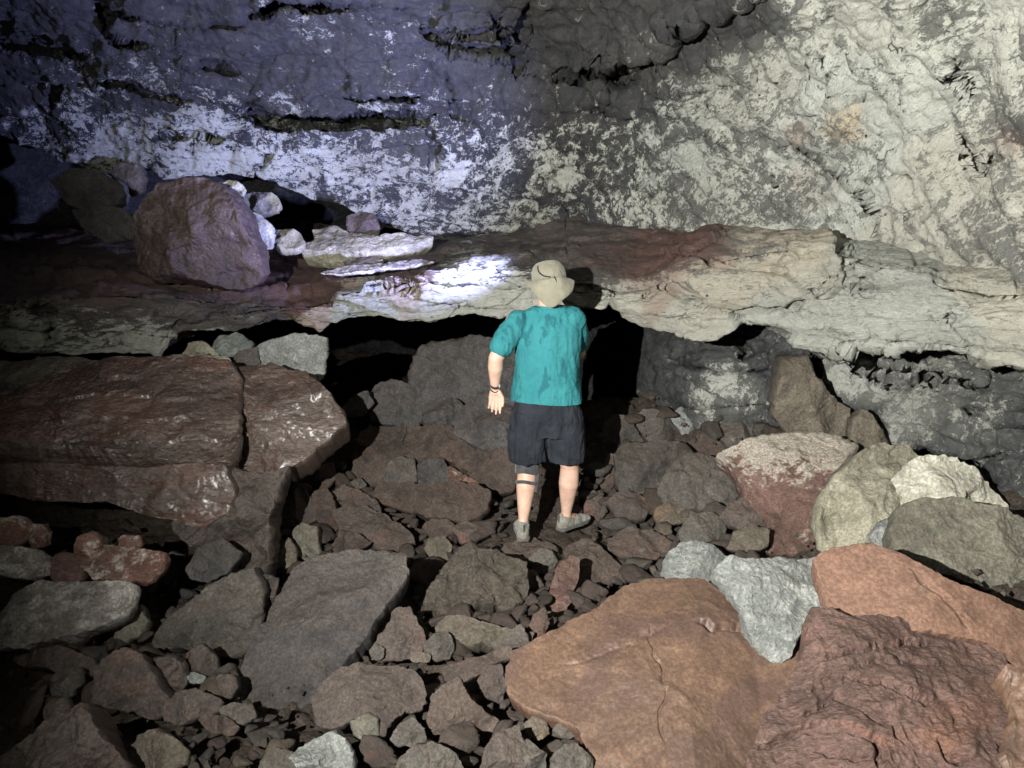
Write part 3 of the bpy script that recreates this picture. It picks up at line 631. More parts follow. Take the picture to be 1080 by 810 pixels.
# flow folds on the top surface
LC = [(20, 345, .8, 18), (100, 350, .85, 25), (150, 365, .95, 18), (110, 325, .4, 20), (60, 366, .75, 14), (200, 325, .35, 20), (250, 335, .4, 18), (300, 330, .45, 16), (340, 340, .95, 16), (400, 322, .88, 22), (480, 312, .82, 24), (540, 315, .85, 20), (430, 290, .6, 14), (500, 288, .62, 16), (100, 290, .02, 40), (250, 290, .12, 25), (320, 300, .15, 16), (300, 255, .45, 12), (350, 250, .6, 14), (380, 268, .5, 12), (430, 262, .15, 20), (600, 270, .18, 25), (560, 240, .25, 20), (700, 250, .3, 20), (640, 306, .92, 14), (665, 300, .8, 10), (615, 310, .9, 14), (660, 335, .98, 14), (640, 270, .12, 25), (720, 265, .15, 20), (820, 248, .6, 15), (740, 310, .82, 30), (800, 300, .75, 25), (750, 340, .97, 16), (850, 320, .8), (900, 350, .8), (860, 280, .75, 16), (950, 330, .85), (1040, 300, .9), (1060, 350, .9), (930, 290, .6, 14), (1000, 350, .85), (1300, 350, .7, 150), (-300, 340, .3, 150)]
LR = [(100, 290, .45, 50), (250, 300, .5, 25), (320, 300, .6, 20), (430, 295, .5, 16), (500, 290, .42, 16), (480, 312, .26, 14), (530, 300, .3, 12), (380, 325, .15, 12), (640, 266, .50, 22), (700, 268, .56, 26), (640, 308, .10, 14), (615, 312, .1, 14), (620, 240, .35, 25), (760, 268, .5, 12), (740, 290, .3, 12), (800, 270, .3, 12), (690, 300, .45, 12), (750, 330, .05, 15), (820, 310, .18, 25), (900, 300, .3, 10), (930, 300, .15), (1050, 300, .12, 20), (1000, 350, .04), (880, 340, .06), (60, 350, .05, 20), (150, 350, .05, 20), (250, 340, .12, 20), (560, 250, .35), (400, 250, .3, 20), (1300, 350, .1, 100)]
LS = [(640, 270, .7, 40), (740, 260, .7, 30), (800, 310, .5), (900, 340, .4), (100, 290, .5), (100, 350, .35, 30), (480, 310, .1), (1000, 330, .3)]
LT = [(830, 270, .5, 14), (760, 285, .4, 14), (700, 315, .2, 14), (860, 300, .2, 14), (1050, 290, .25, 15), (400, 255, .4, 14), (330, 250, .4, 12), (900, 340, 0, 30), (480, 310, 0, 30), (100, 350, .05, 40), (350, 320, 0, 20), (640, 270, .1)]
L = look(PXl, PYl, LC, LR, LS, LT)
lip = V[-1]; back = []
for q in np.linspace(0, 1, 22)[1:]:      # underside
    p = lip + np.stack([0 * COLS, np.full(len(COLS), 3.2 * q ** 1.4), .02 + .10 * np.sin(q * 2.5) + 0 * COLS], -1)
    back.append(p + .06 * vfbm(p * 3.5, 3, 44) * min(1, q * 6))
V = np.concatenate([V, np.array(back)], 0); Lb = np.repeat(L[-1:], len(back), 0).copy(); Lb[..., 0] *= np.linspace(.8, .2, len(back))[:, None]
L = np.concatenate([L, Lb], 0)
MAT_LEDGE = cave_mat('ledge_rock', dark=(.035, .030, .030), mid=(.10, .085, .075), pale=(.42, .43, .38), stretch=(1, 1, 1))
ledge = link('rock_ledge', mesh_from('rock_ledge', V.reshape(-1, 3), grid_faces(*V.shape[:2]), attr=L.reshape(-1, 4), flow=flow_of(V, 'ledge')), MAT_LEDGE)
tag(ledge, 'long overhanging rock ledge with pale broken front edge across the cave behind the man', 'rock ledge')

# --- lower wall under the ledge and the back of the cavities
LOW = [(0, 300, 8.4), (0, 600, 7.4), (300, 200, 9.6), (300, 400, 12), (300, 600, 11), (450, 370, 14), (560, 300, 12.4), (560, 430, 11.8), (620, 400, 8.2), (655, 400, 7.4), (690, 370, 6.35), (700, 460, 6.25), (800, 370, 5.75), (800, 470, 5.6), (900, 390, 5.25), (900, 480, 5.1), (1000, 400, 4.75), (1000, 500, 4.6), (1080, 400, 4.4), (1080, 540, 4.15), (1300, 500, 3.5), (1300, 700, 3.3), (1600, 500, 2.7), (2500, 500, 1.4), (3300, 500, .95), (700, 620, 6.3), (950, 650, 5.1), (700, 150, 8.6), (900, 150, 7.0), (1080, 150, 6.0), (1300, 200, 4.6), (-400, 300, 6.6), (-400, 600, 5.8), (-1000, 300, 4.2), (-2200, 300, 1.9), (-2200, 700, 1.6), (3300, 150, 1.1), (0, 150, 9.0)]
lowY = TPS([(a, b) for a, b, c in LOW], [math.log(c) for a, b, c in LOW], 400, 1e-3)
C2 = fine_axis(-2200, 560, 1150, 3300, 2.0, 50); R2 = np.concatenate([np.linspace(110, 330, 30), np.arange(332, 580, 2.0), np.linspace(582, 900, 24)])
PX2, PY2 = np.meshgrid(C2, R2); Y2 = np.exp(lowY(PX2, PY2))
LOWCR = [([(855, 376), (856, 395), (860, 410)], 2.5, .15, 0), ([(900, 385), (930, 392), (1010, 398), (1040, 410)], 3, .12, .12), ([(1015, 430), (1050, 448), (1085, 450)], 2.5, .1, .1), ([(780, 360), (790, 372), (778, 380)], 3.5, .12, 0), ([(700, 380), (760, 392), (810, 390)], 2.5, .08, .08), ([(700, 420), (735, 430), (800, 425)], 2.5, .06, .05), ([(960, 470), (1010, 490), (1060, 480)], 2, .06, .04)]
Y2 = Y2 + carve(LOWCR, PX2, PY2)
V = P(PX2, PY2, Y2); n = grid_normals(V); n *= np.sign((n * (CAM - V)).sum(-1))[..., None]
V = relief(V, n, .7, 9, layer=.5, fine=1.2)
WC = [(720, 370, .25, 20), (700, 420, .22, 20), (760, 410, .62, 18), (740, 440, .5, 14), (830, 385, .3, 16), (870, 395, .8, 12), (930, 410, .75, 18), (960, 440, .7, 20), (920, 440, .3, 16), (1000, 410, .65, 18), (1040, 460, .55, 22), (1000, 490, .35, 22), (1070, 420, .35), (1060, 500, .3), (940, 378, .5, 12), (980, 375, .6, 12), (1000, 380, .5), (300, 300, .25, 200), (1300, 500, .4, 150), (620, 400, .1, 30)]
L = look(PX2, PY2, WC, [(700, 400, .0), (1000, 450, .05), (300, 400, .1, 200)], [(900, 430, .0), (300, 400, .2, 100)], [(900, 400, 0), (990, 400, .06)])
MAT_LOW = cave_mat('lower_wall_rock', dark=(.022, .024, .028), mid=(.075, .075, .075), pale=(.46, .46, .42), scale=1.1)
low = link('lower_cave_wall', mesh_from('lower_cave_wall', V.reshape(-1, 3), grid_faces(*V.shape[:2]), attr=L.reshape(-1, 4), flow=flow_of(V, 'low')), MAT_LOW)
tag(low, 'charcoal cave wall mottled white, recessed under the ledge', kind='structure')

# --- ground
FL = [(0, 2.35, .03), (0, 3.15, .04), (0, 4, .02), (.1, 4.7, -.01), (.35, 4.9, .0), (0, 5.3, .2), (0, 5.7, .42), (0, 6.2, .68), (0, 6.8, .86), (0, 8, 1.0), (1.2, 2.1, .02), (1.5, 2.65, .14), (1.7, 3.2, .38), (2.0, 3.9, .38), (2.2, 4.4, .5), (2.4, 4.7, .55), (1.0, 5.3, .33), (1.0, 6, .62), (1, 4.8, .1), (1, 4, .12), (3.5, 3, .7), (3.5, 5, .9), (-1.3, 2.4, .04), (-1.8, 3.1, .03), (-2.1, 3.8, .03), (-2.3, 5, .15), (-1, 5, .08), (-1.2, 5.8, .48), (-1, 6.5, .78), (-3, 6.5, .8), (-4, 3, .2), (0, 0, .0), (-3, 0, .1), (3, 0, .2), (5, 8, 1.0), (-5, 8, 1.0), (0, -3, .5)]
floorZ = TPS([(a, b) for a, b, c in FL], [c for a, b, c in FL], 3, 2e-3)
gx = np.concatenate([np.linspace(-7, -3.2, 30), np.arange(-3.18, 3.3, .018), np.linspace(3.32, 7, 30)]); gy = np.concatenate([np.linspace(-4, 1.7, 30), np.arange(1.72, 6.6, .018), np.linspace(6.65, 11, 50)])
GX, GY = np.meshgrid(gx, gy); GZ = floorZ(GX, GY)
Q = np.stack([GX, GY, GZ], -1)
f1, f2, hid = worley(Q * np.array([7, 7, 0]) + .4 * vfbm(Q * 5, 2, 61), 4); g1, g2, hid2 = worley(Q * np.array([19, 19, 0]), 8)
foot = np.exp(-(((GX - .2) / .45) ** 2 + ((GY - 4.8) / .35) ** 2))
GZ_drop = .13 * (1 - foot) + np.clip((GY - 6.15 - .25 * np.clip(GX, 0, 3)) * .8, 0, .9)
h = .05 * (hid % 97) / 97. * np.clip((f2 - f1) * 4, 0, 1) - .03 + .016 * (1 - g1) * np.clip((g2 - g1) * 3, 0, 1) + .05 * fbm(Q * 2.2, 4, 62) + .012 * fbm(Q * 18, 3, 63)
Q[..., 2] += (h - .02) * (1 - .75 * foot) - GZ_drop
MAT_GROUND = rock_mat('ground_rubble', (.034, .028, .024), (.080, .066, .055), crust=(.17, .15, .125), crust_amt=.12, bump=.9, rough=.95, spec=.2)
ground = link('ground', mesh_from('ground', Q.reshape(-1, 3), grid_faces(*Q.shape[:2])), MAT_GROUND)
tag(ground, 'dusty brown cave floor of packed rubble', kind='structure')
# ------------------------------------------------------------------ loose rocks
M = {
 'brown': rock_mat('brown_rock', (.044, .032, .027), (.092, .067, .055), crust=(.24, .20, .17), crust_amt=.12, red=(.115, .068, .052), red_amt=.2),
 'dbrown': rock_mat('dark_brown_rock', (.036, .028, .024), (.072, .055, .046), crust=(.20, .16, .14), crust_amt=.08, red=(.08, .045, .036), red_amt=.3, rough=.62, gloss=.55, spec=.5),
 'wet': rock_mat('smooth_red_brown_rock', (.052, .035, .028), (.096, .064, .050), crust=(.19, .14, .115), crust_amt=.06, red=(.125, .066, .048), red_amt=.35, dust=0, rough=.33, gloss=.62, spec=.8, bump=.6, stretch=(.6, .6, 1.8)),
 'grey': rock_mat('grey_rock', (.055, .049, .043), (.112, .101, .088), crust=(.30, .28, .24), crust_amt=.16),
 'dgrey': rock_mat('dark_grey_rock', (.045, .042, .042), (.090, .084, .082), crust=(.20, .19, .18), crust_amt=.10),
 'mauve': rock_mat('mauve_brown_rock', (.054, .042, .037), (.104, .083, .073), crust=(.25, .21, .18), crust_amt=.06, red=(.16, .085, .066), red_amt=.3),
 'red': rock_mat('red_rock', (.085, .044, .034), (.165, .085, .062), crust=(.50, .45, .39), crust_amt=.55, red=(.21, .105, .072), red_amt=.3),
 'dred': rock_mat('dark_red_rock', (.080, .046, .038), (.150, .086, .070), crust=(.33, .25, .21), crust_amt=.10, red=(.26, .12, .075), red_amt=.15, rough=.7, gloss=.25, bump=.7, stretch=(.7, 1.3, 1.3), dust=.2),
 'orange': rock_mat('orange_clay_rock', (.100, .060, .041), (.155, .088, .056), crust=(.22, .145, .095), crust_amt=.12, red=(.098, .056, .045), red_amt=.45, rough=.6, gloss=.3, spec=.5, bump=.13, dust=.15),
 'orange2': rock_mat('orange_pink_rock', (.130, .073, .051), (.190, .105, .072), crust=(.29, .23, .17), crust_amt=.14, bump=.22, dust=.1),
 'tan': rock_mat('tan_rock', (.20, .185, .135), (.34, .315, .24), crust=(.50, .48, .39), crust_amt=.42, bump=.6, dust=.2),
 'white': rock_mat('white_rock', (.34, .33, .27), (.50, .48, .39), crust=(.66, .64, .54), crust_amt=.55, bump=.6, dust=.15),
 'olive': rock_mat('olive_grey_rock', (.115, .108, .085), (.205, .192, .150), crust=(.36, .35, .28), crust_amt=.22, bump=.7),
 'pale': rock_mat('pale_grey_rock', (.16, .17, .16), (.31, .32, .30), crust=(.46, .47, .43), crust_amt=.42, bump=.9, dust=.15),
 'streak': rock_mat('streaked_red_rock', dust=.1, top=.06, dark=(.11, .062, .050), mid=(.17, .098, .080), crust=(.46, .42, .35), crust_amt=.42, bump=.7, stretch=(.9, 1.3, 1.3)),
 'crust': rock_mat('white_crusted_rock', (.17, .15, .14), (.40, .37, .33), crust=(.66, .63, .57), crust_amt=.60, bump=.9),
 'ochre': rock_mat('ochre_rock', (.085, .072, .056), (.165, .140, .108), crust=(.34, .28, .20), crust_amt=.2, red=(.24, .14, .08), red_amt=.2),
 'clod': rock_mat('crumbly_earth', (.075, .062, .050), (.150, .125, .100), crust=(.24, .21, .17), crust_amt=.15, bump=1.2, rough=.95),
 'maroon': rock_mat('maroon_rock', (.042, .027, .024), (.092, .060, .053), crust=(.30, .26, .27), crust_amt=.26, rough=.6, gloss=.45, spec=.5),
}
def hit(px, py, lift=0.0):
    Ys = np.linspace(.9, 9.5, 900); p = P(px, py, Ys); f = p[:, 2] - floorZ(p[:, 0], p[:, 1]) - lift
    k = np.argmax(f < 0) if (f < 0).any() else 600
    return float(Ys[k])
def resample(poly, n):
    p = np.array(poly, float); q = np.vstack([p, p[:1]]); s = np.r_[0, np.cumsum(np.linalg.norm(np.diff(q, axis=0), axis=1))]
    t = np.linspace(0, s[-1], n, endpoint=False); r = np.stack([np.interp(t, s, q[:, i]) for i in (0, 1)], -1)
    r = (np.roll(r, 1, 0) + 2 * r + np.roll(r, -1, 0)) / 4
    return r, s[-1]
ALLROCKS = []
def rock(name, poly, mat, label=None, Y=None, el=38, yaw=0, hf=.33, hb=.6, bev=4.0, fac=10, seed=None, rough=1.0, lift=None, cat='rock', group=None, cen=None, layers=0, part=False, cracks=None, grow=1.04):
    seed = len(ALLROCKS) * 7 + 11 if seed is None else seed; rs = np.random.RandomState(seed)
    poly = np.array(poly, float); per = np.linalg.norm(np.diff(np.vstack([poly, poly[:1]]), axis=0), axis=1).sum()
    n = int(np.clip(per / 1.7, 40, 560)); O, per = resample(poly, n)
    x, y = O[:, 0], O[:, 1]; cr = x * np.roll(y, -1) - np.roll(x, -1) * y; A = cr.sum() / 2
    c = np.array([((x + np.roll(x, -1)) * cr).sum(), ((y + np.roll(y, -1)) * cr).sum()]) / (6 * A) if cen is None else np.array(cen, float)
    sz = math.sqrt(abs(A)); O = c + (O - c) * grow
    O = O + (rs.normal(size=(n, 1)) * .25 + perlin(np.concatenate([O / 7, np.full((n, 1), seed * 1.0)], 1), seed)[:, None] * min(2.0, sz * .035)) * (O - c) / (np.linalg.norm(O - c, axis=1, keepdims=True) + 1e-6)
    if Y is None:
        bot = O[:, 1].max(); m = sz / FPX * 3.2
        Y = hit(c[0], c[1], (.22 * m if lift is None else lift))
    pc = P(c[0], c[1], Y); e, w = math.radians(el), math.radians(yaw)
    nn = np.array([math.sin(w) * math.cos(e), -math.cos(w) * math.cos(e), math.sin(e)])
    # face the normal relative to the sight line's heading so the plane never turns edge-on
    d = ray(O[:, 0], O[:, 1]); den = d @ nn; den = np.minimum(den, -.12)
    t = ((pc - CAM) @ nn) / den; t = np.clip(t, Y * .72, Y * 1.35)
    rim = CAM + d * t[:, None]
    S = math.sqrt(abs(A)) / FPX * np.linalg.norm(pc - CAM)      # size in metres
    K = int(np.clip(n / 5.5, 8, 90)); ks = np.linspace(0, 1, K + 1); tt = 1 - (1 - ks) ** 1.35
    rel = rim - pc
    G = []; prof = lambda q: np.maximum(1 - q ** bev, 0) ** (1 / bev)
    def layer(q, h): return pc + rel * q + nn * h
    planes = [(rs.uniform(.6, 1.05), rs.normal(size=3) * rs.uniform(.35, 1.25)) for _ in range(fac)]
    u_ = rel / (S + 1e-9)
    for q in tt[1:]:
        hh = np.full(n, prof(q))
        for a, g in planes: hh = np.minimum(hh, a + (u_ * q) @ g)
        hh = np.maximum(hh, -.15 * (1 - q))
        if layers: hh = hh * .55 + .45 * np.ceil(hh * layers + .6 * perlin(np.stack([u_[:, 0] * q * 2, u_[:, 1] * q * 2, u_[:, 2] * q * 2], -1), seed)) / layers
        G.append(pc + rel * q + nn * (hh * hf * S * (1 if q < 1 else 0))[:, None])
    for q in tt[::-1][1:-1:4]:
        shr = .985 - .0 * q
        G.append(pc + rel * (q * shr) - nn * (prof(q) * hb * S))
    h0 = min([1.0] + [a for a, g in planes])
    top = pc + nn * h0 * hf * S; botp = pc - nn * hb * S
    V = np.array(G); nr = V.shape[0]
    V = V.reshape(-1, 3)
    V = np.vstack([V, top, botp]); loc = pc.copy()
    amp = rough * S * .055; fr = 1.0 / max(S, .03)
    L0 = V - loc
    V = V + amp * 1.1 * vfbm(L0 * fr * 1.3 + seed, 3, seed) * .8 + amp * .45 * vfbm(L0 * fr * 5 + seed, 3, seed + 5)
    f1, f2, hid = worley(L0 * fr * 2.6 + seed + .3 * vfbm(L0 * fr * 3, 2, seed), seed)
    V = V + (nn * (((hid & 255) / 255. - .5) * np.clip((f2 - f1) * 5, 0, 1) * amp * 1.1)[:, None])
    V = V + nn * (amp * .18 * fbm(V * 28, 3, seed + 3, ridge=True))[:, None] * min(1, .08 / amp)
    if cracks:
        W_ = V - CAM; dep_ = W_[:, 1] * CP - W_[:, 2] * SP; qx = 540 + FPX * W_[:, 0] / dep_; qy = 405 - FPX * (W_[:, 1] * SP + W_[:, 2] * CP) / dep_
        g_ = carve(cracks, qx, qy, 1.0); g_[nr * n // 1 + 1:] = 0; V = V - nn * g_[:, None] * ((V - pc) @ nn > -.04)[:, None]
    F = grid_faces(nr, n, True).tolist(); it, ib = nr * n, nr * n + 1
    me = bpy.data.meshes.new(name)
    tri = [(it, (k + 1) % n, k) for k in range(n)] + [(ib, (nr - 1) * n + k, (nr - 1) * n + (k + 1) % n) for k in range(n)]
    F = [tuple(f[::-1]) for f in F]; tri = [t_[::-1] for t_ in tri]
    F_ = np.array(F); me.from_pydata((V - loc).tolist(), [], F + tri); me.update()
    me.polygons.foreach_set('use_smooth', np.ones(len(me.polygons), bool))
    vol = np.einsum('ij,ij->i', V[F_[:, 0]] - loc, np.cross(V[F_[:, 1]] - loc, V[F_[:, 2]] - loc)).sum()
    if vol < 0: me.flip_normals()
    o = link(name, me, M[mat] if isinstance(mat, str) else mat, loc=loc)
    if not part: tag(o, label, cat, group)
    ALLROCKS.append((o, O, pc, S))
    return o

def R(label, poly, mat, **k):
    nm = k.pop('name', None) or 'rock'
    return rock(nm, poly, mat, label, **k)

# ledge and cavity
R('big rounded maroon boulder standing alone on the ledge at the left', [(150, 240), (158, 222), (170, 203), (180, 192), (200, 189), (222, 188), (238, 195), (252, 205), (265, 225), (272, 250), (279, 272), (278, 290), (268, 303), (250, 306), (225, 302), (200, 299), (170, 296), (152, 285), (148, 262)], 'maroon', Y=5.75, el=6, hf=.42, hb=.5, bev=2.2, fac=6, name='boulder', cat='boulder', rough=.9)
R('small egg-shaped white stone perched on top of the maroon boulder', [(235, 194), (241, 190), (252, 192), (258, 198), (256, 206), (246, 205), (238, 200)], 'white', Y=6.0, el=20, name='stone', cat='stone')
R('bright white block wedged against the right side of the maroon boulder', [(262, 222), (272, 226), (286, 238), (288, 252), (286, 262), (270, 263), (264, 246)], 'white', Y=6.25, el=10, hf=.2)
R('flat tan rock in the dark gap right of the white perched stone', [(256, 206), (270, 202), (290, 205), (296, 214), (290, 222), (272, 226), (260, 218)], 'tan', Y=6.9, el=25)
R('low tan slab in front of the dark gap on the ledge', [(284, 258), (286, 244), (300, 242), (316, 246), (322, 256), (312, 262), (296, 262)], 'tan', Y=6.5, el=50, hf=.2)
R('long thin pale flake lying on the ledge behind the man', [(318, 262), (335, 250), (330, 243), (350, 241), (372, 246), (400, 250), (440, 248), (456, 250), (430, 258), (390, 264), (350, 265)], 'tan', Y=6.6, el=62, hf=.12)
R('square dark block under the cave wall at the back of the ledge', [(366, 246), (366, 228), (378, 224), (396, 226), (400, 240), (398, 248), (380, 248)], 'dbrown', Y=6.9, el=10)
R('thin sharp cream sliver lying on the ledge left of the man', [(338, 288), (360, 282), (400, 278), (440, 275), (457, 277), (440, 281), (400, 285), (360, 289)], 'crust', Y=5.9, el=70, hf=.06, hb=.12, fac=2)
R('crumbled yellowish flakes near the ledge edge left of the cream sliver', [(362, 276), (376, 272), (392, 271), (404, 275), (392, 280), (370, 281)], 'ochre', Y=6.1, el=60, hf=.2)
R('smooth bluish rock bulging beside the dark recess, upper of two', [(58, 192), (82, 180), (108, 184), (126, 192), (131, 206), (124, 216), (100, 222), (74, 216)], 'dgrey', Y=6.7, el=5, hf=.3, hb=.6)
R('smooth bluish rock bulging beside the dark recess, lower of two', [(76, 222), (104, 216), (128, 220), (142, 236), (146, 250), (112, 254), (90, 240)], 'dgrey', Y=6.4, el=15, hf=.3)
R('rough brown knob in the hole left of the maroon boulder', [(118, 180), (128, 172), (146, 174), (152, 190), (146, 206), (132, 208)], 'ochre', Y=7.3, el=0)
# under the ledge, left
R('flat beige slab on top of the brown slab at the left', [(150, 386), (180, 379), (205, 374), (240, 379), (248, 388), (225, 396), (190, 394)], 'tan', Y=5.1, el=65, hf=.15)
R('pointed pale stone under the ledge corner, left of three small ones', [(190, 379), (199, 362), (214, 360), (230, 372), (222, 379)], 'tan', Y=5.35, el=20)
R('small angular grey stone under the ledge, middle of three small ones', [(223, 368), (230, 354), (250, 351), (268, 361), (262, 376), (240, 378)], 'pale', Y=5.4, el=15)
R('small grey wedge between the angular stone and the pale square block', [(244, 385), (250, 372), (270, 366), (274, 386), (258, 391)], 'grey', Y=5.3, el=15)
R('pale square block supporting the ledge beside the black void', [(265, 382), (266, 368), (288, 357), (312, 353), (343, 358), (343, 392), (335, 402), (310, 398), (282, 390)], 'pale', Y=5.35, el=12, hf=.2, hb=.5, bev=4, name='rock_block')
R('greenish grey slab just below the long black gap at the far left', [(-60, 402), (0, 388), (60, 380), (130, 377), (190, 381), (160, 392), (90, 398), (55, 416), (10, 430), (-60, 436)], 'olive', Y=5.1, el=60, hf=.12, name='rock_slab', cat='rock slab')
R('wide smooth red-brown slab with glossy ripples, upper layer of the left outcrop', [(-120, 440), (-40, 430), (20, 424), (46, 412), (66, 400), (92, 391), (150, 386), (205, 386), (240, 390), (252, 404), (250, 440), (252, 470), (240, 492), (200, 494), (150, 493), (90, 491), (40, 496), (-20, 494), (-120, 496)], 'wet', Y=4.55, el=50, hf=.20, hb=.32, bev=2.3, fac=4, name='rock_slab', cat='rock slab', rough=.6, cracks=[([(60, 425), (120, 418), (180, 424), (220, 420)], 3, .0, .02), ([(50, 450), (100, 440), (160, 446), (215, 440)], 3, .0, .02), ([(170, 470), (205, 462), (235, 468)], 2, .0, .02), ([(60, 470), (100, 462), (140, 470)], 2, .0, .015), ([(52, 432), (60, 444), (62, 452)], 2, .03, 0)])
R('brown slab layer directly under the rippled slab, with a shadowed lower edge', [(-120, 488), (-20, 488), (60, 487), (150, 490), (235, 490), (250, 515), (245, 545), (225, 558), (190, 546), (150, 540), (118, 530), (60, 528), (10, 520), (-50, 518), (-120, 516)], 'wet', Y=4.28, el=14, hf=.14, hb=.5, bev=4, fac=4, name='rock_slab', cat='rock slab', rough=.6)
R('dark glossy lobe at the right end of the left outcrop, beside the black void', [(234, 402), (256, 391), (290, 391), (325, 399), (345, 414), (360, 436), (363, 450), (350, 462), (337, 472), (325, 486), (300, 497), (270, 502), (246, 492), (238, 470), (242, 430)], 'wet', Y=4.75, el=40, hf=.3, hb=.5, name='boulder', cat='boulder', rough=.7)
R('tall brown buttress sloping down from the left outcrop to the floor', [(228, 488), (270, 500), (304, 494), (292, 520), (284, 555), (286, 592), (280, 612), (254, 606), (234, 592), (212, 574), (186, 552), (205, 528)], 'dbrown', Y=4.25, el=28, hf=.25, hb=.5, name='boulder', cat='boulder')
R('dark wedge of rock in shadow between the two slabs at the far left edge', [(-40, 412), (0, 404), (40, 410), (54, 424), (30, 438), (-10, 440), (-40, 440)], 'dgrey', Y=4.85, el=30, hf=.2)
# red and white heap at the left
R('rusty red rock cut by the left edge of the picture', [(-30, 548), (0, 547), (20, 545), (29, 556), (24, 572), (10, 579), (-30, 580)], 'red', Y=3.7, el=25)
R('white crusted rock below the rusty red rock at the left edge', [(-30, 582), (0, 578), (16, 576), (36, 578), (46, 588), (45, 606), (30, 612), (0, 606), (-30, 612)], 'crust', Y=3.6, el=30)
R('pinkish brown lump beside the rusty red rock', [(29, 566), (34, 552), (44, 552), (50, 562), (48, 576), (36, 580)], 'red', Y=3.75, el=20, hf=.4)
R('dark red-brown lump between the two red rocks', [(48, 604), (54, 590), (66, 584), (82, 586), (92, 600), (90, 613), (60, 614)], 'dred', Y=3.65, el=25)
R('upright red rock with a pale lower end beside the flat red slab', [(80, 588), (85, 566), (97, 561), (107, 570), (106, 590), (96, 602), (86, 600)], 'red', Y=3.62, el=15, hf=.4)
R('flat rust-red slab with a whitish edge lying on the grey slab', [(92, 600), (98, 584), (110, 577), (140, 579), (176, 583), (168, 598), (152, 611), (128, 614), (104, 611)], 'red', Y=3.6, el=45, hf=.2, name='rock_slab', cat='rock slab')
R('small round red stone behind the flat rust-red slab', [(122, 572), (130, 564), (146, 565), (150, 577), (136, 581), (125, 579)], 'red', Y=3.85, el=20, hf=.4, name='stone', cat='stone')
R('thick whitish grey slab with a rough pitted top at the left edge', [(-60, 640), (10, 645), (14, 626), (30, 617), (60, 614), (100, 614), (140, 617), (136, 636), (124, 650), (92, 662), (62, 676), (34, 684), (-60, 690)], 'crust', Y=3.4, el=38, hf=.16, hb=.4, bev=4, name='rock_slab', cat='rock slab')
R('small brown stone near the black hollow, above the whitish pebble', [(52, 716), (64, 706), (80, 705), (86, 720), (78, 734), (58, 740)], 'grey', el=30)
R('whitish pebble at the rim of the black hollow', [(46, 748), (53, 738), (70, 735), (73, 748), (62, 759), (48, 761)], 'ochre', el=30, hf=.4, name='stone', cat='stone')
R('low dark rock between the whitish slab and the black hollow', [(14, 694), (40, 686), (70, 684), (98, 694), (102, 710), (76, 716), (50, 706), (20, 702)], 'dbrown', el=45)
R('broad dark peaked rock at the bottom left corner', [(-30, 812), (10, 795), (40, 778), (66, 760), (90, 748), (99, 762), (116, 786), (134, 812), (134, 850), (-30, 850)], 'dbrown', el=42, hf=.35, name='boulder', cat='boulder')
R('flat-faced brown rock right of the black hollow', [(102, 736), (103, 706), (117, 692), (132, 684), (151, 690), (161, 706), (170, 722), (180, 738), (172, 753), (158, 760), (138, 752), (118, 745)], 'mauve', el=35, hf=.22)
R('dark ribbed rock behind the flat-faced brown rock', [(158, 696), (178, 690), (192, 704), (196, 722), (184, 738), (172, 728)], 'dbrown', el=20, rough=1.8)
R('smooth brown rock lying low below the ribbed rock', [(172, 746), (186, 732), (206, 728), (233, 738), (230, 750), (212, 758), (190, 764), (174, 758)], 'mauve', el=45)
R('large grey-brown rock with a pale left corner, left of the broad grey slab', [(164, 674), (178, 656), (200, 640), (222, 622), (250, 608), (272, 601), (282, 622), (276, 655), (262, 682), (240, 692), (215, 685), (190, 680), (168, 684)], 'grey', el=42, hf=.28, name='boulder', cat='boulder')
R('smooth dark rock in the gap below the brown slab layer', [(196, 600), (208, 580), (236, 570), (254, 584), (244, 602), (218, 614), (200, 610)], 'dgrey', Y=3.95, el=30)
R('slim upright stone in the shadow beside the flat rust-red slab', [(162, 602), (180, 582), (194, 585), (190, 602), (178, 617), (166, 614)], 'dgrey', el=20)
R('greenish low stone in the shadow below the whitish grey slab', [(120, 672), (136, 645), (150, 638), (158, 655), (148, 670), (132, 678)], 'olive', el=40)
R('bumpy ochre stone near the bottom left', [(136, 792), (148, 775), (166, 771), (180, 780), (197, 792), (195, 806), (170, 813), (140, 807)], 'ochre', el=35, rough=1.4, hf=.4)
R('small flat pale stone under the ribbed rock', [(196, 714), (205, 708), (217, 713), (213, 721), (200, 721)], 'pale', el=45, name='stone', cat='stone')
R('small dark rock between the ribbed rock and the broad grey slab', [(196, 690), (212, 678), (226, 693), (230, 712), (212, 718), (198, 706)], 'dbrown', el=30)
R('little brown stone with a white speck beside the broad grey slab', [(222, 727), (230, 712), (247, 711), (253, 723), (244, 736), (230, 738)], 'mauve', el=35)
R('pale flat stone touching the lower left end of the broad grey slab', [(231, 748), (246, 741), (267, 745), (271, 756), (258, 765), (238, 761)], 'grey', el=45)
R('brown oval stone left of the pale flat stone near the bottom', [(209, 759), (218, 752), (240, 757), (252, 766), (244, 775), (222, 773)], 'brown', el=40, hf=.4)
R('broad smooth grey slab slanting up to the right, largest of the left floor', [(252, 742), (251, 720), (258, 700), (272, 674), (284, 655), (294, 630), (312, 602), (330, 590), (352, 586), (376, 584), (402, 584), (424, 588), (429, 606), (421, 624), (408, 642), (397, 660), (387, 680), (370, 696), (350, 712), (336, 728), (325, 743), (300, 748), (272, 746)], 'dgrey', Y=3.45, el=52, hf=.2, hb=.35, bev=3.2, fac=8, rough=.6, name='rock_slab', cat='rock slab')
R('black-shadowed rock tucked under the upper left end of the broad grey slab', [(262, 652), (264, 622), (276, 606), (292, 612), (290, 640), (280, 664)], 'dbrown', Y=3.75, el=15)
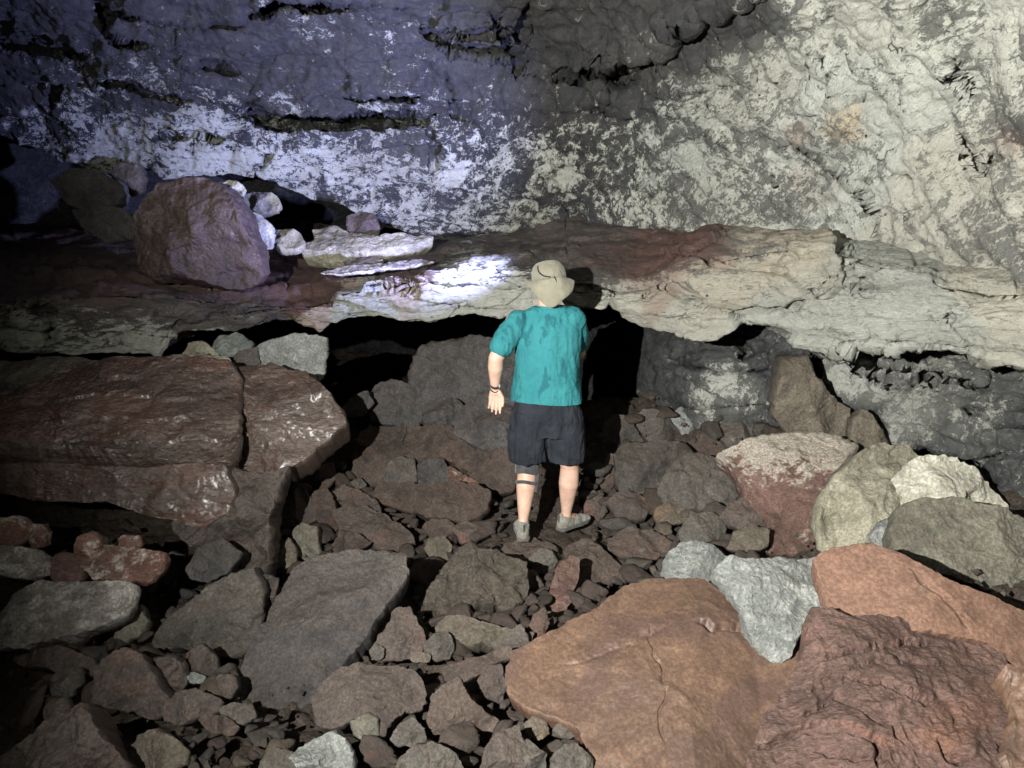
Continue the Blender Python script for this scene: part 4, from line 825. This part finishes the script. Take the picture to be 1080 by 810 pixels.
R('greenish stone above the broad grey slab', [(307, 562), (319, 551), (335, 557), (338, 584), (322, 592), (310, 582)], 'olive', el=25)
R('rounded reddish stone above the greenish stone', [(292, 546), (302, 522), (320, 514), (333, 530), (335, 548), (318, 556), (298, 559)], 'mauve', el=28, hf=.35)
R('small pointed stone left of the greenish stone', [(288, 596), (294, 575), (304, 566), (312, 580), (312, 596), (300, 600)], 'ochre', el=25)
R('long flat mauve rock running down to the black hollow in mid floor', [(352, 541), (366, 530), (385, 533), (406, 542), (432, 560), (437, 570), (418, 579), (398, 576), (378, 566), (358, 556)], 'mauve', el=55, hf=.2)
R('small wedge stone over the top edge of the broad grey slab', [(350, 577), (358, 560), (376, 562), (392, 572), (374, 585), (356, 588)], 'brown', el=30)
R('arched brown stone right of the broad grey slab, pointing up', [(394, 682), (402, 668), (411, 658), (416, 642), (431, 640), (440, 656), (448, 671), (444, 690), (430, 695), (405, 696)], 'mauve', el=32, hf=.3)
R('tiny stone in the crack beside the arched brown stone', [(389, 686), (396, 679), (405, 684), (404, 695), (392, 696)], 'grey', el=35, name='stone', cat='stone')
R('tiny cream stone at the foot of the arched brown stone', [(431, 692), (440, 686), (454, 690), (453, 699), (436, 699)], 'ochre', el=40, name='stone', cat='stone')
R('wide rounded brown rock below the broad grey slab', [(330, 738), (344, 719), (362, 706), (382, 700), (410, 703), (436, 708), (447, 722), (449, 740), (440, 751), (425, 753), (414, 764), (404, 780), (390, 776), (372, 762), (352, 770), (334, 768)], 'mauve', el=42, hf=.3, name='boulder', cat='boulder')
R('dark round stone half buried before the wide brown rock', [(370, 761), (385, 751), (399, 757), (401, 775), (388, 784), (373, 779)], 'olive', el=25, hf=.4, name='stone', cat='stone')
R('shiny silver-grey rock at the bottom beside a black gap', [(298, 826), (306, 800), (328, 779), (348, 770), (362, 775), (369, 794), (372, 826)], 'pale', el=30, rough=1.5, hf=.35)
R('dull grey rock left of the shiny silver-grey rock at the bottom edge', [(270, 824), (276, 802), (292, 790), (310, 794), (314, 824)], 'grey', el=38)
R('small grey stone right of the half buried dark round stone', [(411, 779), (421, 764), (435, 757), (446, 769), (449, 781), (436, 787), (418, 786)], 'grey', el=35)
R('rounded grey rock cut by the bottom edge left of centre', [(416, 826), (422, 798), (440, 785), (462, 782), (482, 794), (498, 826)], 'grey', el=38, hf=.35)
R('three-sided reddish rock with a sharp top, left of the big orange slab', [(450, 758), (460, 734), (471, 722), (484, 714), (496, 734), (512, 750), (527, 759), (521, 769), (495, 769), (470, 774), (454, 773)], 'brown', el=30, hf=.32)
R('long slanting brown stone above the three-sided reddish rock', [(464, 706), (484, 698), (510, 690), (537, 681), (540, 692), (522, 701), (506, 713), (488, 719), (472, 717)], 'brown', el=45)
R('knobbly stone between the arched stone and the long slanting stone', [(446, 681), (457, 668), (472, 667), (480, 680), (475, 695), (460, 698), (449, 691)], 'grey', el=35, hf=.4)
R('long ochre rock below the crumbly earth mound', [(460, 662), (470, 652), (490, 650), (512, 658), (536, 664), (562, 667), (560, 680), (530, 683), (498, 682), (478, 676)], 'ochre', el=50, hf=.25)
R('crumbly earth mound left of the man\'s feet, rough and cracked', [(443, 640), (452, 624), (465, 610), (480, 586), (494, 578), (512, 586), (530, 590), (550, 598), (556, 625), (540, 644), (512, 642), (490, 647), (460, 652)], 'clod', el=45, hf=.35, rough=2.2, name='earth_mound', cat='mound')
R('upright brown stone at the left border of the big orange slab', [(503, 720), (514, 702), (529, 701), (534, 725), (529, 744), (514, 736), (505, 729)], 'mauve', el=28)
R('brown rock at the bottom next to the pebble pocket', [(506, 826), (508, 800), (516, 784), (530, 770), (546, 765), (554, 790), (552, 826)], 'mauve', el=38)
R('pale brown stone on the rim of the black hollow in mid floor', [(447, 580), (451, 568), (468, 565), (477, 575), (472, 591), (456, 592)], 'ochre', el=30)
R('long log-shaped brown rock left of the man\'s legs', [(395, 521), (402, 510), (430, 511), (470, 513), (500, 514), (514, 522), (516, 538), (505, 548), (485, 552), (455, 546), (425, 536), (404, 530)], 'brown', el=38, hf=.35, hb=.5)
R('red-brown rock at the left of the pile under the void', [(371, 482), (379, 460), (392, 450), (412, 451), (427, 450), (424, 470), (416, 490), (405, 509), (388, 511), (374, 499)], 'brown', el=40)
R('long red-brown rock with a flat top behind the log-shaped rock', [(416, 474), (426, 454), (450, 449), (480, 454), (502, 462), (514, 474), (524, 492), (520, 512), (498, 512), (488, 497), (474, 487), (450, 482), (424, 484)], 'brown', el=48, hf=.25)
R('round black-brown stone in the middle of the pile behind the log-shaped rock', [(440, 509), (441, 490), (454, 482), (469, 484), (475, 499), (470, 513), (450, 514)], 'dgrey', el=20, hf=.4)
R('red triangular stone wedged above the right end of the log-shaped rock', [(472, 513), (473, 491), (486, 498), (510, 512), (492, 516)], 'red', el=35)
R('grey stone left of the round black-brown stone', [(405, 511), (409, 490), (420, 481), (438, 484), (441, 508), (424, 513)], 'grey', el=30)
R('dark red rock directly left of the man\'s knee brace', [(498, 500), (504, 470), (520, 467), (540, 478), (547, 500), (540, 520), (514, 522)], 'brown', el=35)
R('large dark grey boulder at the mouth of the void behind the man', [(436, 394), (445, 378), (455, 365), (480, 361), (515, 361), (540, 368), (556, 390), (550, 430), (530, 452), (500, 454), (470, 452), (450, 446), (440, 425)], 'dgrey', Y=6.1, el=25, hf=.3, hb=.4, name='boulder', cat='boulder')
R('smaller grey boulder leaning on the front of the large dark grey boulder', [(445, 441), (448, 426), (460, 419), (480, 421), (491, 432), (486, 448), (467, 457), (449, 452)], 'dgrey', Y=5.75, el=25, hf=.4)
R('smooth grey boulder behind the man\'s left hand', [(480, 456), (488, 430), (508, 418), (540, 422), (562, 440), (558, 474), (530, 480), (502, 468)], 'dgrey', Y=5.55, el=35, hf=.3, name='boulder', cat='boulder')
R('dark arched rock at the left in the mouth of the void', [(386, 427), (396, 406), (415, 402), (431, 405), (443, 420), (447, 441), (438, 450), (410, 450), (392, 447)], 'dgrey', Y=5.9, el=28)
R('small bluish rock at the left end of the void', [(359, 433), (372, 418), (388, 412), (394, 425), (382, 439), (365, 440)], 'dgrey', Y=5.7, el=20)
R('brown rock beside the black cleft under the dark glossy lobe', [(317, 506), (329, 494), (350, 488), (354, 505), (341, 521), (322, 519)], 'brown', el=30)
R('curved brown rock right of the black cleft', [(330, 522), (344, 513), (353, 529), (362, 548), (352, 561), (338, 554), (331, 541)], 'brown', el=28, hf=.4)
R('flat brown rock above the long flat mauve rock', [(349, 521), (362, 511), (381, 519), (399, 530), (403, 543), (385, 546), (365, 537)], 'mauve', el=45)
R('small pale chip above the flat brown rock', [(369, 509), (379, 503), (387, 511), (379, 518)], 'grey', el=40, name='stone', cat='stone')
R('small brown rock below the log-shaped rock', [(445, 556), (456, 547), (474, 549), (484, 560), (471, 569), (454, 566)], 'brown', el=40)
R('brown rock right below the log-shaped rock, beside the earth mound', [(476, 557), (490, 549), (507, 556), (503, 571), (486, 574)], 'mauve', el=38)
# centre and right pile
R('grey rounded rock in the man\'s shadow edge at the top of the right pile', [(635, 471), (637, 446), (648, 437), (662, 441), (673, 455), (680, 470), (658, 473)], 'grey', Y=5.85, el=22, hf=.35)
R('grey notched rock, second from the shadow at the top of the right pile', [(669, 440), (680, 432), (702, 434), (715, 455), (722, 468), (690, 470), (676, 455)], 'grey', Y=5.85, el=22)
R('whitish rock against the lower wall at the top of the right pile', [(705, 440), (720, 428), (742, 426), (750, 444), (750, 456), (736, 462), (722, 463), (714, 450)], 'pale', Y=5.9, el=15, hf=.35)
R('brown rock in front of the whitish rock of the right pile', [(725, 466), (741, 455), (756, 458), (768, 471), (760, 482), (735, 484)], 'brown', Y=5.6, el=25)
R('flat grey rock right of the whitish rock, below the lower wall', [(757, 456), (765, 445), (790, 449), (814, 459), (802, 471), (776, 477), (764, 467)], 'grey', Y=5.55, el=40)
R('wide grey rock in the middle of the right pile', [(648, 505), (650, 480), (659, 468), (690, 465), (722, 468), (722, 490), (704, 516), (672, 522), (654, 517)], 'grey', Y=5.35, el=38, hf=.25, name='boulder', cat='boulder')
R('rounded grey boulder right of the wide grey rock', [(694, 516), (704, 495), (722, 481), (746, 481), (766, 491), (783, 502), (787, 516), (776, 530), (752, 540), (720, 537), (700, 530)], 'grey', Y=5.0, el=36, hf=.32, name='boulder', cat='boulder')
R('rounded brown-grey rock beside the streaked red boulder', [(761, 546), (769, 530), (790, 526), (809, 538), (813, 555), (800, 566), (784, 562)], 'mauve', el=35, hf=.35)
R('low brown-grey rock under the rounded one beside the streaked red boulder', [(768, 577), (775, 560), (790, 553), (809, 560), (810, 577), (790, 583)], 'ochre', el=40)
R('pale grey angular rock behind the top of the big orange slab', [(698, 604), (704, 585), (720, 572), (746, 575), (768, 588), (762, 606), (736, 616), (706, 614)], 'pale', el=35, hf=.3)
R('flat pinkish rock in the middle floor right of the man', [(642, 568), (660, 556), (686, 559), (712, 575), (692, 591), (660, 587), (642, 580)], 'mauve', el=52, hf=.2)
R('flat brown rock below and right of the man\'s right shoe', [(596, 580), (620, 568), (642, 584), (658, 600), (642, 614), (618, 617), (598, 602)], 'brown', el=55, hf=.2)
R('upright finger-shaped pink stone below the man\'s feet', [(577, 632), (588, 597), (601, 586), (611, 591), (610, 612), (602, 632), (592, 650), (575, 647)], 'dred', el=32, hf=.35)
R('round dark stone just below the man\'s left shoe', [(558, 590), (569, 578), (583, 581), (589, 592), (580, 606), (564, 604)], 'grey', el=30, hf=.4)
R('rounded stone right of the man\'s right ankle', [(614, 526), (625, 517), (637, 524), (641, 540), (632, 553), (617, 549)], 'mauve', Y=5.15, el=25, hf=.4)
R('narrow upright stone at the left side of the wide grey rock', [(631, 512), (635, 490), (641, 479), (653, 482), (652, 502), (643, 520)], 'brown', Y=5.4, el=20)
R('brown rubble rock right of the rounded stone by the man\'s ankle', [(640, 530), (656, 518), (676, 522), (690, 534), (680, 548), (654, 550)], 'mauve', el=42)
R('small orange-tinged rock in front of the wide grey rock', [(690, 540), (704, 528), (722, 536), (724, 548), (706, 556), (692, 552)], 'ochre', el=40)
R('grey flat rock in front of the rounded grey boulder', [(716, 560), (728, 542), (752, 540), (766, 552), (764, 568), (742, 576), (722, 572)], 'grey', el=42)
R('large streaked boulder, maroon below and whitish on top, in the right pile', [(760, 480), (790, 468), (820, 461), (850, 459), (882, 464), (902, 478), (890, 500), (876, 530), (870, 560), (868, 584), (830, 586), (812, 578), (812, 550), (800, 535), (786, 515), (777, 496)], 'streak', Y=4.55, el=44, hf=.2, hb=.4, fac=6, name='boulder', cat='boulder', rough=.7)
R('tall brownish block standing against the lower wall', [(818, 440), (822, 400), (824, 380), (850, 378), (857, 395), (878, 418), (897, 432), (900, 455), (896, 472), (870, 464), (835, 458)], 'ochre', Y=5.1, el=5, hf=.2, bev=3.5, name='rock_block', cat='rock')
R('pointed yellowish stone right of the tall brownish block', [(896, 472), (899, 442), (908, 431), (919, 440), (931, 460), (940, 474), (916, 482), (904, 480)], 'ochre', Y=4.85, el=15, hf=.3)
R('tan boulder with a dark vertical cleft in the right pile', [(864, 547), (871, 520), (888, 498), (905, 482), (930, 471), (958, 472), (970, 486), (964, 504), (946, 520), (944, 548), (936, 570), (915, 582), (868, 580)], 'tan', Y=4.15, el=30, hf=.34, hb=.45, name='boulder', cat='boulder')
R('bright whitish boulder highest in the right pile', [(934, 522), (949, 500), (969, 484), (1000, 483), (1031, 499), (1050, 520), (1068, 547), (1050, 552), (1000, 550), (960, 552), (944, 548)], 'white', Y=4.1, el=30, hf=.3, hb=.45, name='boulder', cat='boulder')
R('small grey stone between the tan boulder and the olive slab', [(918, 567), (929, 552), (943, 547), (948, 577), (930, 581)], 'pale', Y=3.7, el=20)
R('massive olive-grey slab at the right edge behind the orange ridge', [(941, 562), (949, 541), (965, 532), (1005, 532), (1050, 541), (1090, 556), (1150, 572), (1175, 650), (1080, 648), (1040, 632), (1010, 620), (975, 602), (945, 582)], 'olive', Y=3.55, el=32, hf=.2, hb=.4, bev=4, fac=4, name='rock_slab', cat='rock slab', rough=.7)
R('bright orange ridge slab between the olive slab and the dark red slab', [(860, 592), (878, 584), (900, 579), (918, 578), (942, 586), (968, 602), (995, 618), (1040, 634), (1080, 650), (1170, 680), (1170, 750), (1078, 708), (1060, 690), (1040, 678), (1000, 672), (970, 667), (935, 666), (902, 668), (885, 648), (870, 615)], 'orange2', el=52, lift=.2, hf=.14, hb=.4, bev=3, fac=5, name='rock_slab', cat='rock slab', rough=.3, cen=(985, 640), cracks=[([(960, 600), (985, 620), (1005, 640), (1024, 664)], 2.5, .008, .012)])
R('wide flat orange-brown slab in the foreground', [(538, 712), (546, 690), (570, 676), (600, 660), (630, 645), (660, 622), (682, 615), (740, 615), (760, 630), (790, 640), (830, 650), (862, 656), (880, 665), (850, 708), (832, 738), (812, 778), (796, 850), (640, 855), (625, 800), (612, 768), (590, 756), (560, 745), (540, 730)], 'orange', el=68, lift=.10, hf=.09, hb=.25, bev=3, fac=3, name='rock_slab', cat='rock slab', rough=.22, cracks=[([(684, 660), (690, 690), (698, 700), (702, 735), (696, 760), (704, 790)], 1.1, .010, .003), ([(735, 655), (755, 664), (776, 660), (785, 668)], 2.2, .03, .012), ([(600, 700), (660, 680), (700, 660)], 2.5, .006, .006)])
R('layered dark red slab with rough folds at the bottom right', [(858, 652), (900, 664), (950, 660), (1000, 667), (1040, 676), (1060, 694), (1074, 728), (1078, 775), (1105, 870), (780, 870), (792, 800), (812, 755), (836, 715), (852, 690)], 'dred', el=66, lift=.18, hf=.13, hb=.3, bev=3.4, fac=6, layers=0, name='rock_slab', cat='rock slab', rough=.7, cracks=[([(860, 700), (900, 690), (950, 680), (1000, 682)], 2.2, .015, .012), ([(845, 735), (890, 715), (930, 720), (975, 742), (990, 738)], 2.4, .02, .015), ([(830, 770), (880, 735), (900, 745), (940, 765), (955, 785)], 2.4, .02, .015), ([(800, 790), (850, 770), (890, 768), (925, 780), (930, 812)], 2.6, .03, .015), ([(990, 780), (1000, 800), (1030, 805)], 2.4, .04, .02), ([(1055, 785), (1066, 800), (1070, 825)], 3, .05, .02), ([(850, 725), (920, 700), (1020, 700)], 2, .01, .010), ([(860, 790), (900, 800), (925, 798)], 2, .02, .015)])
R('smooth orange rock at the bottom right corner beside the dark red slab', [(1062, 705), (1082, 710), (1170, 745), (1170, 860), (1096, 860), (1064, 794), (1076, 740)], 'orange', el=60, lift=.15, hf=.2, name='rock_slab', cat='rock slab')
R('jagged silver-grey triangular rock lying on the orange slab', [(753, 606), (770, 592), (800, 590), (840, 592), (862, 590), (872, 612), (884, 641), (870, 654), (850, 662), (835, 682), (822, 700), (808, 698), (794, 680), (779, 650), (764, 625)], 'pale', el=40, lift=.22, hf=.28, hb=.3, fac=7, name='boulder', cat='boulder', rough=1.1)
R('orange broken chip on the upper edge of the wide orange slab', [(734, 626), (750, 624), (764, 638), (774, 656), (754, 664), (736, 656)], 'orange2', el=62, lift=.14, hf=.16)
# pebble pocket, bottom centre
R('yellowish oval stone in the pebble pocket below the orange slab', [(552, 764), (562, 754), (576, 759), (580, 775), (568, 781), (556, 775)], 'ochre', el=35, hf=.4, name='stone', cat='stone')
R('grey oval stone right of the yellowish one in the pebble pocket', [(582, 770), (592, 761), (607, 766), (609, 776), (595, 781)], 'grey', el=35, hf=.4, name='stone', cat='stone')
R('grey rounded rock at the bottom edge left in the pebble pocket', [(538, 812), (542, 788), (558, 780), (576, 794), (574, 818), (556, 826)], 'grey', el=35, hf=.35)
R('grey rounded rock at the bottom edge under the tip of the orange slab', [(580, 826), (582, 800), (592, 785), (606, 782), (624, 800), (626, 826)], 'grey', el=35, hf=.35)
R('angular grey stone against the left tip of the orange slab', [(538, 664), (549, 658), (561, 678), (557, 690), (540, 696), (530, 684)], 'grey', el=35)
R('dark upright stone above the left tip of the orange slab', [(556, 664), (562, 648), (575, 640), (580, 658), (570, 676), (560, 676)], 'brown', el=28)
R('flat dusty rock under the man\'s left shoe', [(520, 592), (532, 574), (562, 568), (586, 576), (590, 590), (560, 600)], 'brown', Y=4.55, el=68, hf=.08, hb=.2)
# ------------------------------------------------------------------ rubble between the rocks
def inside(poly, x, y):
    if x < poly[:, 0].min() or x > poly[:, 0].max() or y < poly[:, 1].min() or y > poly[:, 1].max(): return False
    px, py = poly[:, 0], poly[:, 1]; qx, qy = np.roll(px, -1), np.roll(py, -1)
    c = ((py > y) != (qy > y)) & (x < (qx - px) * (y - py) / (qy - py + 1e-12) + px); return c.sum() % 2 == 1
TRACED = list(ALLROCKS)
def proto_stone(seed, mat):
    rs = np.random.RandomState(seed); n = 26
    th = np.linspace(0, math.pi, 15); ph = np.linspace(0, 2 * math.pi, n, endpoint=False)
    D = np.stack([np.outer(np.sin(th), np.cos(ph)), np.outer(np.sin(th), np.sin(ph)), np.outer(np.cos(th), np.ones(n))], -1)
    r = np.ones(D.shape[:2]) * 1.15
    for k in range(9):
        a = rs.normal(size=3); a /= np.linalg.norm(a); d = D @ a; r = np.minimum(r, np.where(d > .05, rs.uniform(.42, .85) / np.maximum(d, .05), 9))
    V = D * r[..., None]; V = V + .06 * vfbm(V * 1.8 + seed, 3, seed) + .03 * vfbm(V * 7, 2, seed)
    V = V * np.array([1, rs.uniform(.65, 1.0), rs.uniform(.45, .75)])
    return mesh_from('stone', V.reshape(-1, 3), grid_faces(15, n, True))
rs = np.random.RandomState(12)
PR = {}
for i, mt in enumerate(['brown', 'mauve', 'grey', 'dgrey', 'ochre', 'dbrown', 'clod', 'pale', 'red']):
    PR[mt] = [proto_stone(100 + i * 10 + k, mt) for k in range(3)]
    for me in PR[mt]: me.materials.append(M[mt])
ZONES = [  # px range, py range, count, size range m, mats
 (440, 640, 575, 680, 70, .03, .075, ['clod', 'brown', 'mauve', 'brown']), (600, 800, 500, 610, 60, .03, .08, ['grey', 'mauve', 'ochre', 'brown', 'grey']),
 (620, 820, 430, 500, 14, .04, .09, ['grey', 'brown']), (180, 300, 640, 810, 36, .02, .055, ['brown', 'dgrey', 'ochre', 'grey']),
 (280, 540, 480, 600, 50, .03, .08, ['brown', 'mauve', 'dgrey']), (380, 560, 640, 805, 36, .02, .06, ['mauve', 'grey', 'brown']),
 (30, 260, 560, 740, 22, .03, .06, ['dbrown', 'dgrey', 'brown']), (540, 625, 750, 808, 12, .02, .04, ['grey', 'mauve'])]
LBL = {'brown': 'small loose brown stone in the rubble between larger rocks', 'mauve': 'small loose mauve-brown stone in the rubble between larger rocks', 'grey': 'small loose grey stone in the rubble between larger rocks', 'dgrey': 'small loose dark grey stone in the rubble between larger rocks', 'ochre': 'small loose ochre stone in the rubble between larger rocks', 'dbrown': 'small loose blackish brown stone in the rubble between larger rocks', 'clod': 'small crumbly clod of dry earth in the rubble between larger rocks'}
nst = 0; taken = []
for (x0, x1, y0, y1, cnt, s0, s1, mats) in ZONES:
    k = tries = 0
    while k < cnt and tries < 2500:
        tries += 1; x, y = rs.uniform(x0, x1), rs.uniform(y0, y1)
        if any(inside(O, x, y) for _, O, _, _ in TRACED) or (535 < x < 625 and 540 < y < 585): continue
        Yh = hit(x, y, .01); p = P(x, y, Yh) - np.array([0, 0, .03]); s = 1.15 * s0 + (1.75 * s1 - s0) * rs.uniform() ** 2
        if any(np.linalg.norm(p - q) < (s + sq) * .62 for q, sq in taken): continue
        taken.append((p, s)); mt = mats[rs.randint(len(mats))]
        o = bpy.data.objects.new('stone', PR[mt][rs.randint(3)]); COL.objects.link(o)
        o.location = p + np.array([0, 0, s * .1]); o.rotation_euler = (rs.uniform(-.4, .4), rs.uniform(-.4, .4), rs.uniform(0, 6.28)); o.scale = (s * rs.uniform(.9, 1.4), s, s * rs.uniform(.8, 1.2))
        tag(o, LBL[mt], 'stone', 'small loose %s stones in the rubble' % {'brown': 'brown', 'mauve': 'mauve-brown', 'grey': 'grey', 'dgrey': 'dark grey', 'ochre': 'ochre', 'dbrown': 'blackish brown', 'clod': 'earthy'}[mt])
        k += 1; nst += 1
# gravel: bits nobody could count, one object
gv, gf = [], []
base = np.array([(1, 0, 0), (-1, 0, 0), (0, 1, 0), (0, -1, 0), (0, 0, 1), (0, 0, -1)], float); bf = [(0, 2, 4), (2, 1, 4), (1, 3, 4), (3, 0, 4), (2, 0, 5), (1, 2, 5), (3, 1, 5), (0, 3, 5)]
N = 1800; gx_ = rs.uniform(-2.6, 2.6, N); gy_ = rs.uniform(1.9, 6.2, N); gz_ = floorZ(gx_, gy_) - .07
gs = .005 + .022 * rs.uniform(size=N) ** 3
for i in range(N):
    q, _r = np.linalg.qr(rs.normal(size=(3, 3))); b_ = base * rs.uniform(.6, 1.3, size=(6, 1)) * gs[i]
    k = len(gv) * 6; gv.append(b_ @ q + np.array([gx_[i], gy_[i], gz_[i] + rs.uniform(-.01, .03)])); gf += [(a + k, b + k, c + k) for a, b, c in bf]
me = mesh_from('gravel', np.concatenate(gv), np.array(gf), smooth=False)
tag(link('gravel', me, M['clod']), 'loose grit and gravel scattered over the cave floor', 'gravel', kind='stuff')
print('stones', nst, 'rocks', len(TRACED))
# ------------------------------------------------------------------ light
w = bpy.data.worlds.new('World'); scene.world = w; w.use_nodes = True
w.node_tree.nodes['Background'].inputs[0].default_value = (.75, .8, 1, 1); w.node_tree.nodes['Background'].inputs[1].default_value = .008
def spot(name, loc, aim, power, col, cone, blend, rad):
    l = bpy.data.lights.new(name, 'SPOT'); l.energy = power; l.color = col; l.spot_size = math.radians(cone); l.spot_blend = blend; l.shadow_soft_size = rad
    o = bpy.data.objects.new(name, l); COL.objects.link(o); o.location = loc
    o.rotation_euler = (Vector(aim) - Vector(loc)).to_track_quat('-Z', 'Y').to_euler(); return o
# the photographer's companion holds a lamp to the left of the camera; the man wears a headlamp
spot('hand_lamp', (-1.25, -.05, 2.32), P(985, 175, 4.6), 2800, (1.0, .995, .94), 130, 1.0, .02)
spot('head_lamp', P(566, 286, 4.93), P(262, 75, 7.2), 1050, (.44, .48, 1.0), 95, 1.0, .02)
scene.view_settings.view_transform = 'Standard'; scene.view_settings.look = 'None'; scene.view_settings.exposure = 0; scene.view_settings.gamma = 1
scene.cycles.max_bounces = 5; scene.cycles.diffuse_bounces = 4
scene.cycles.use_denoising = True
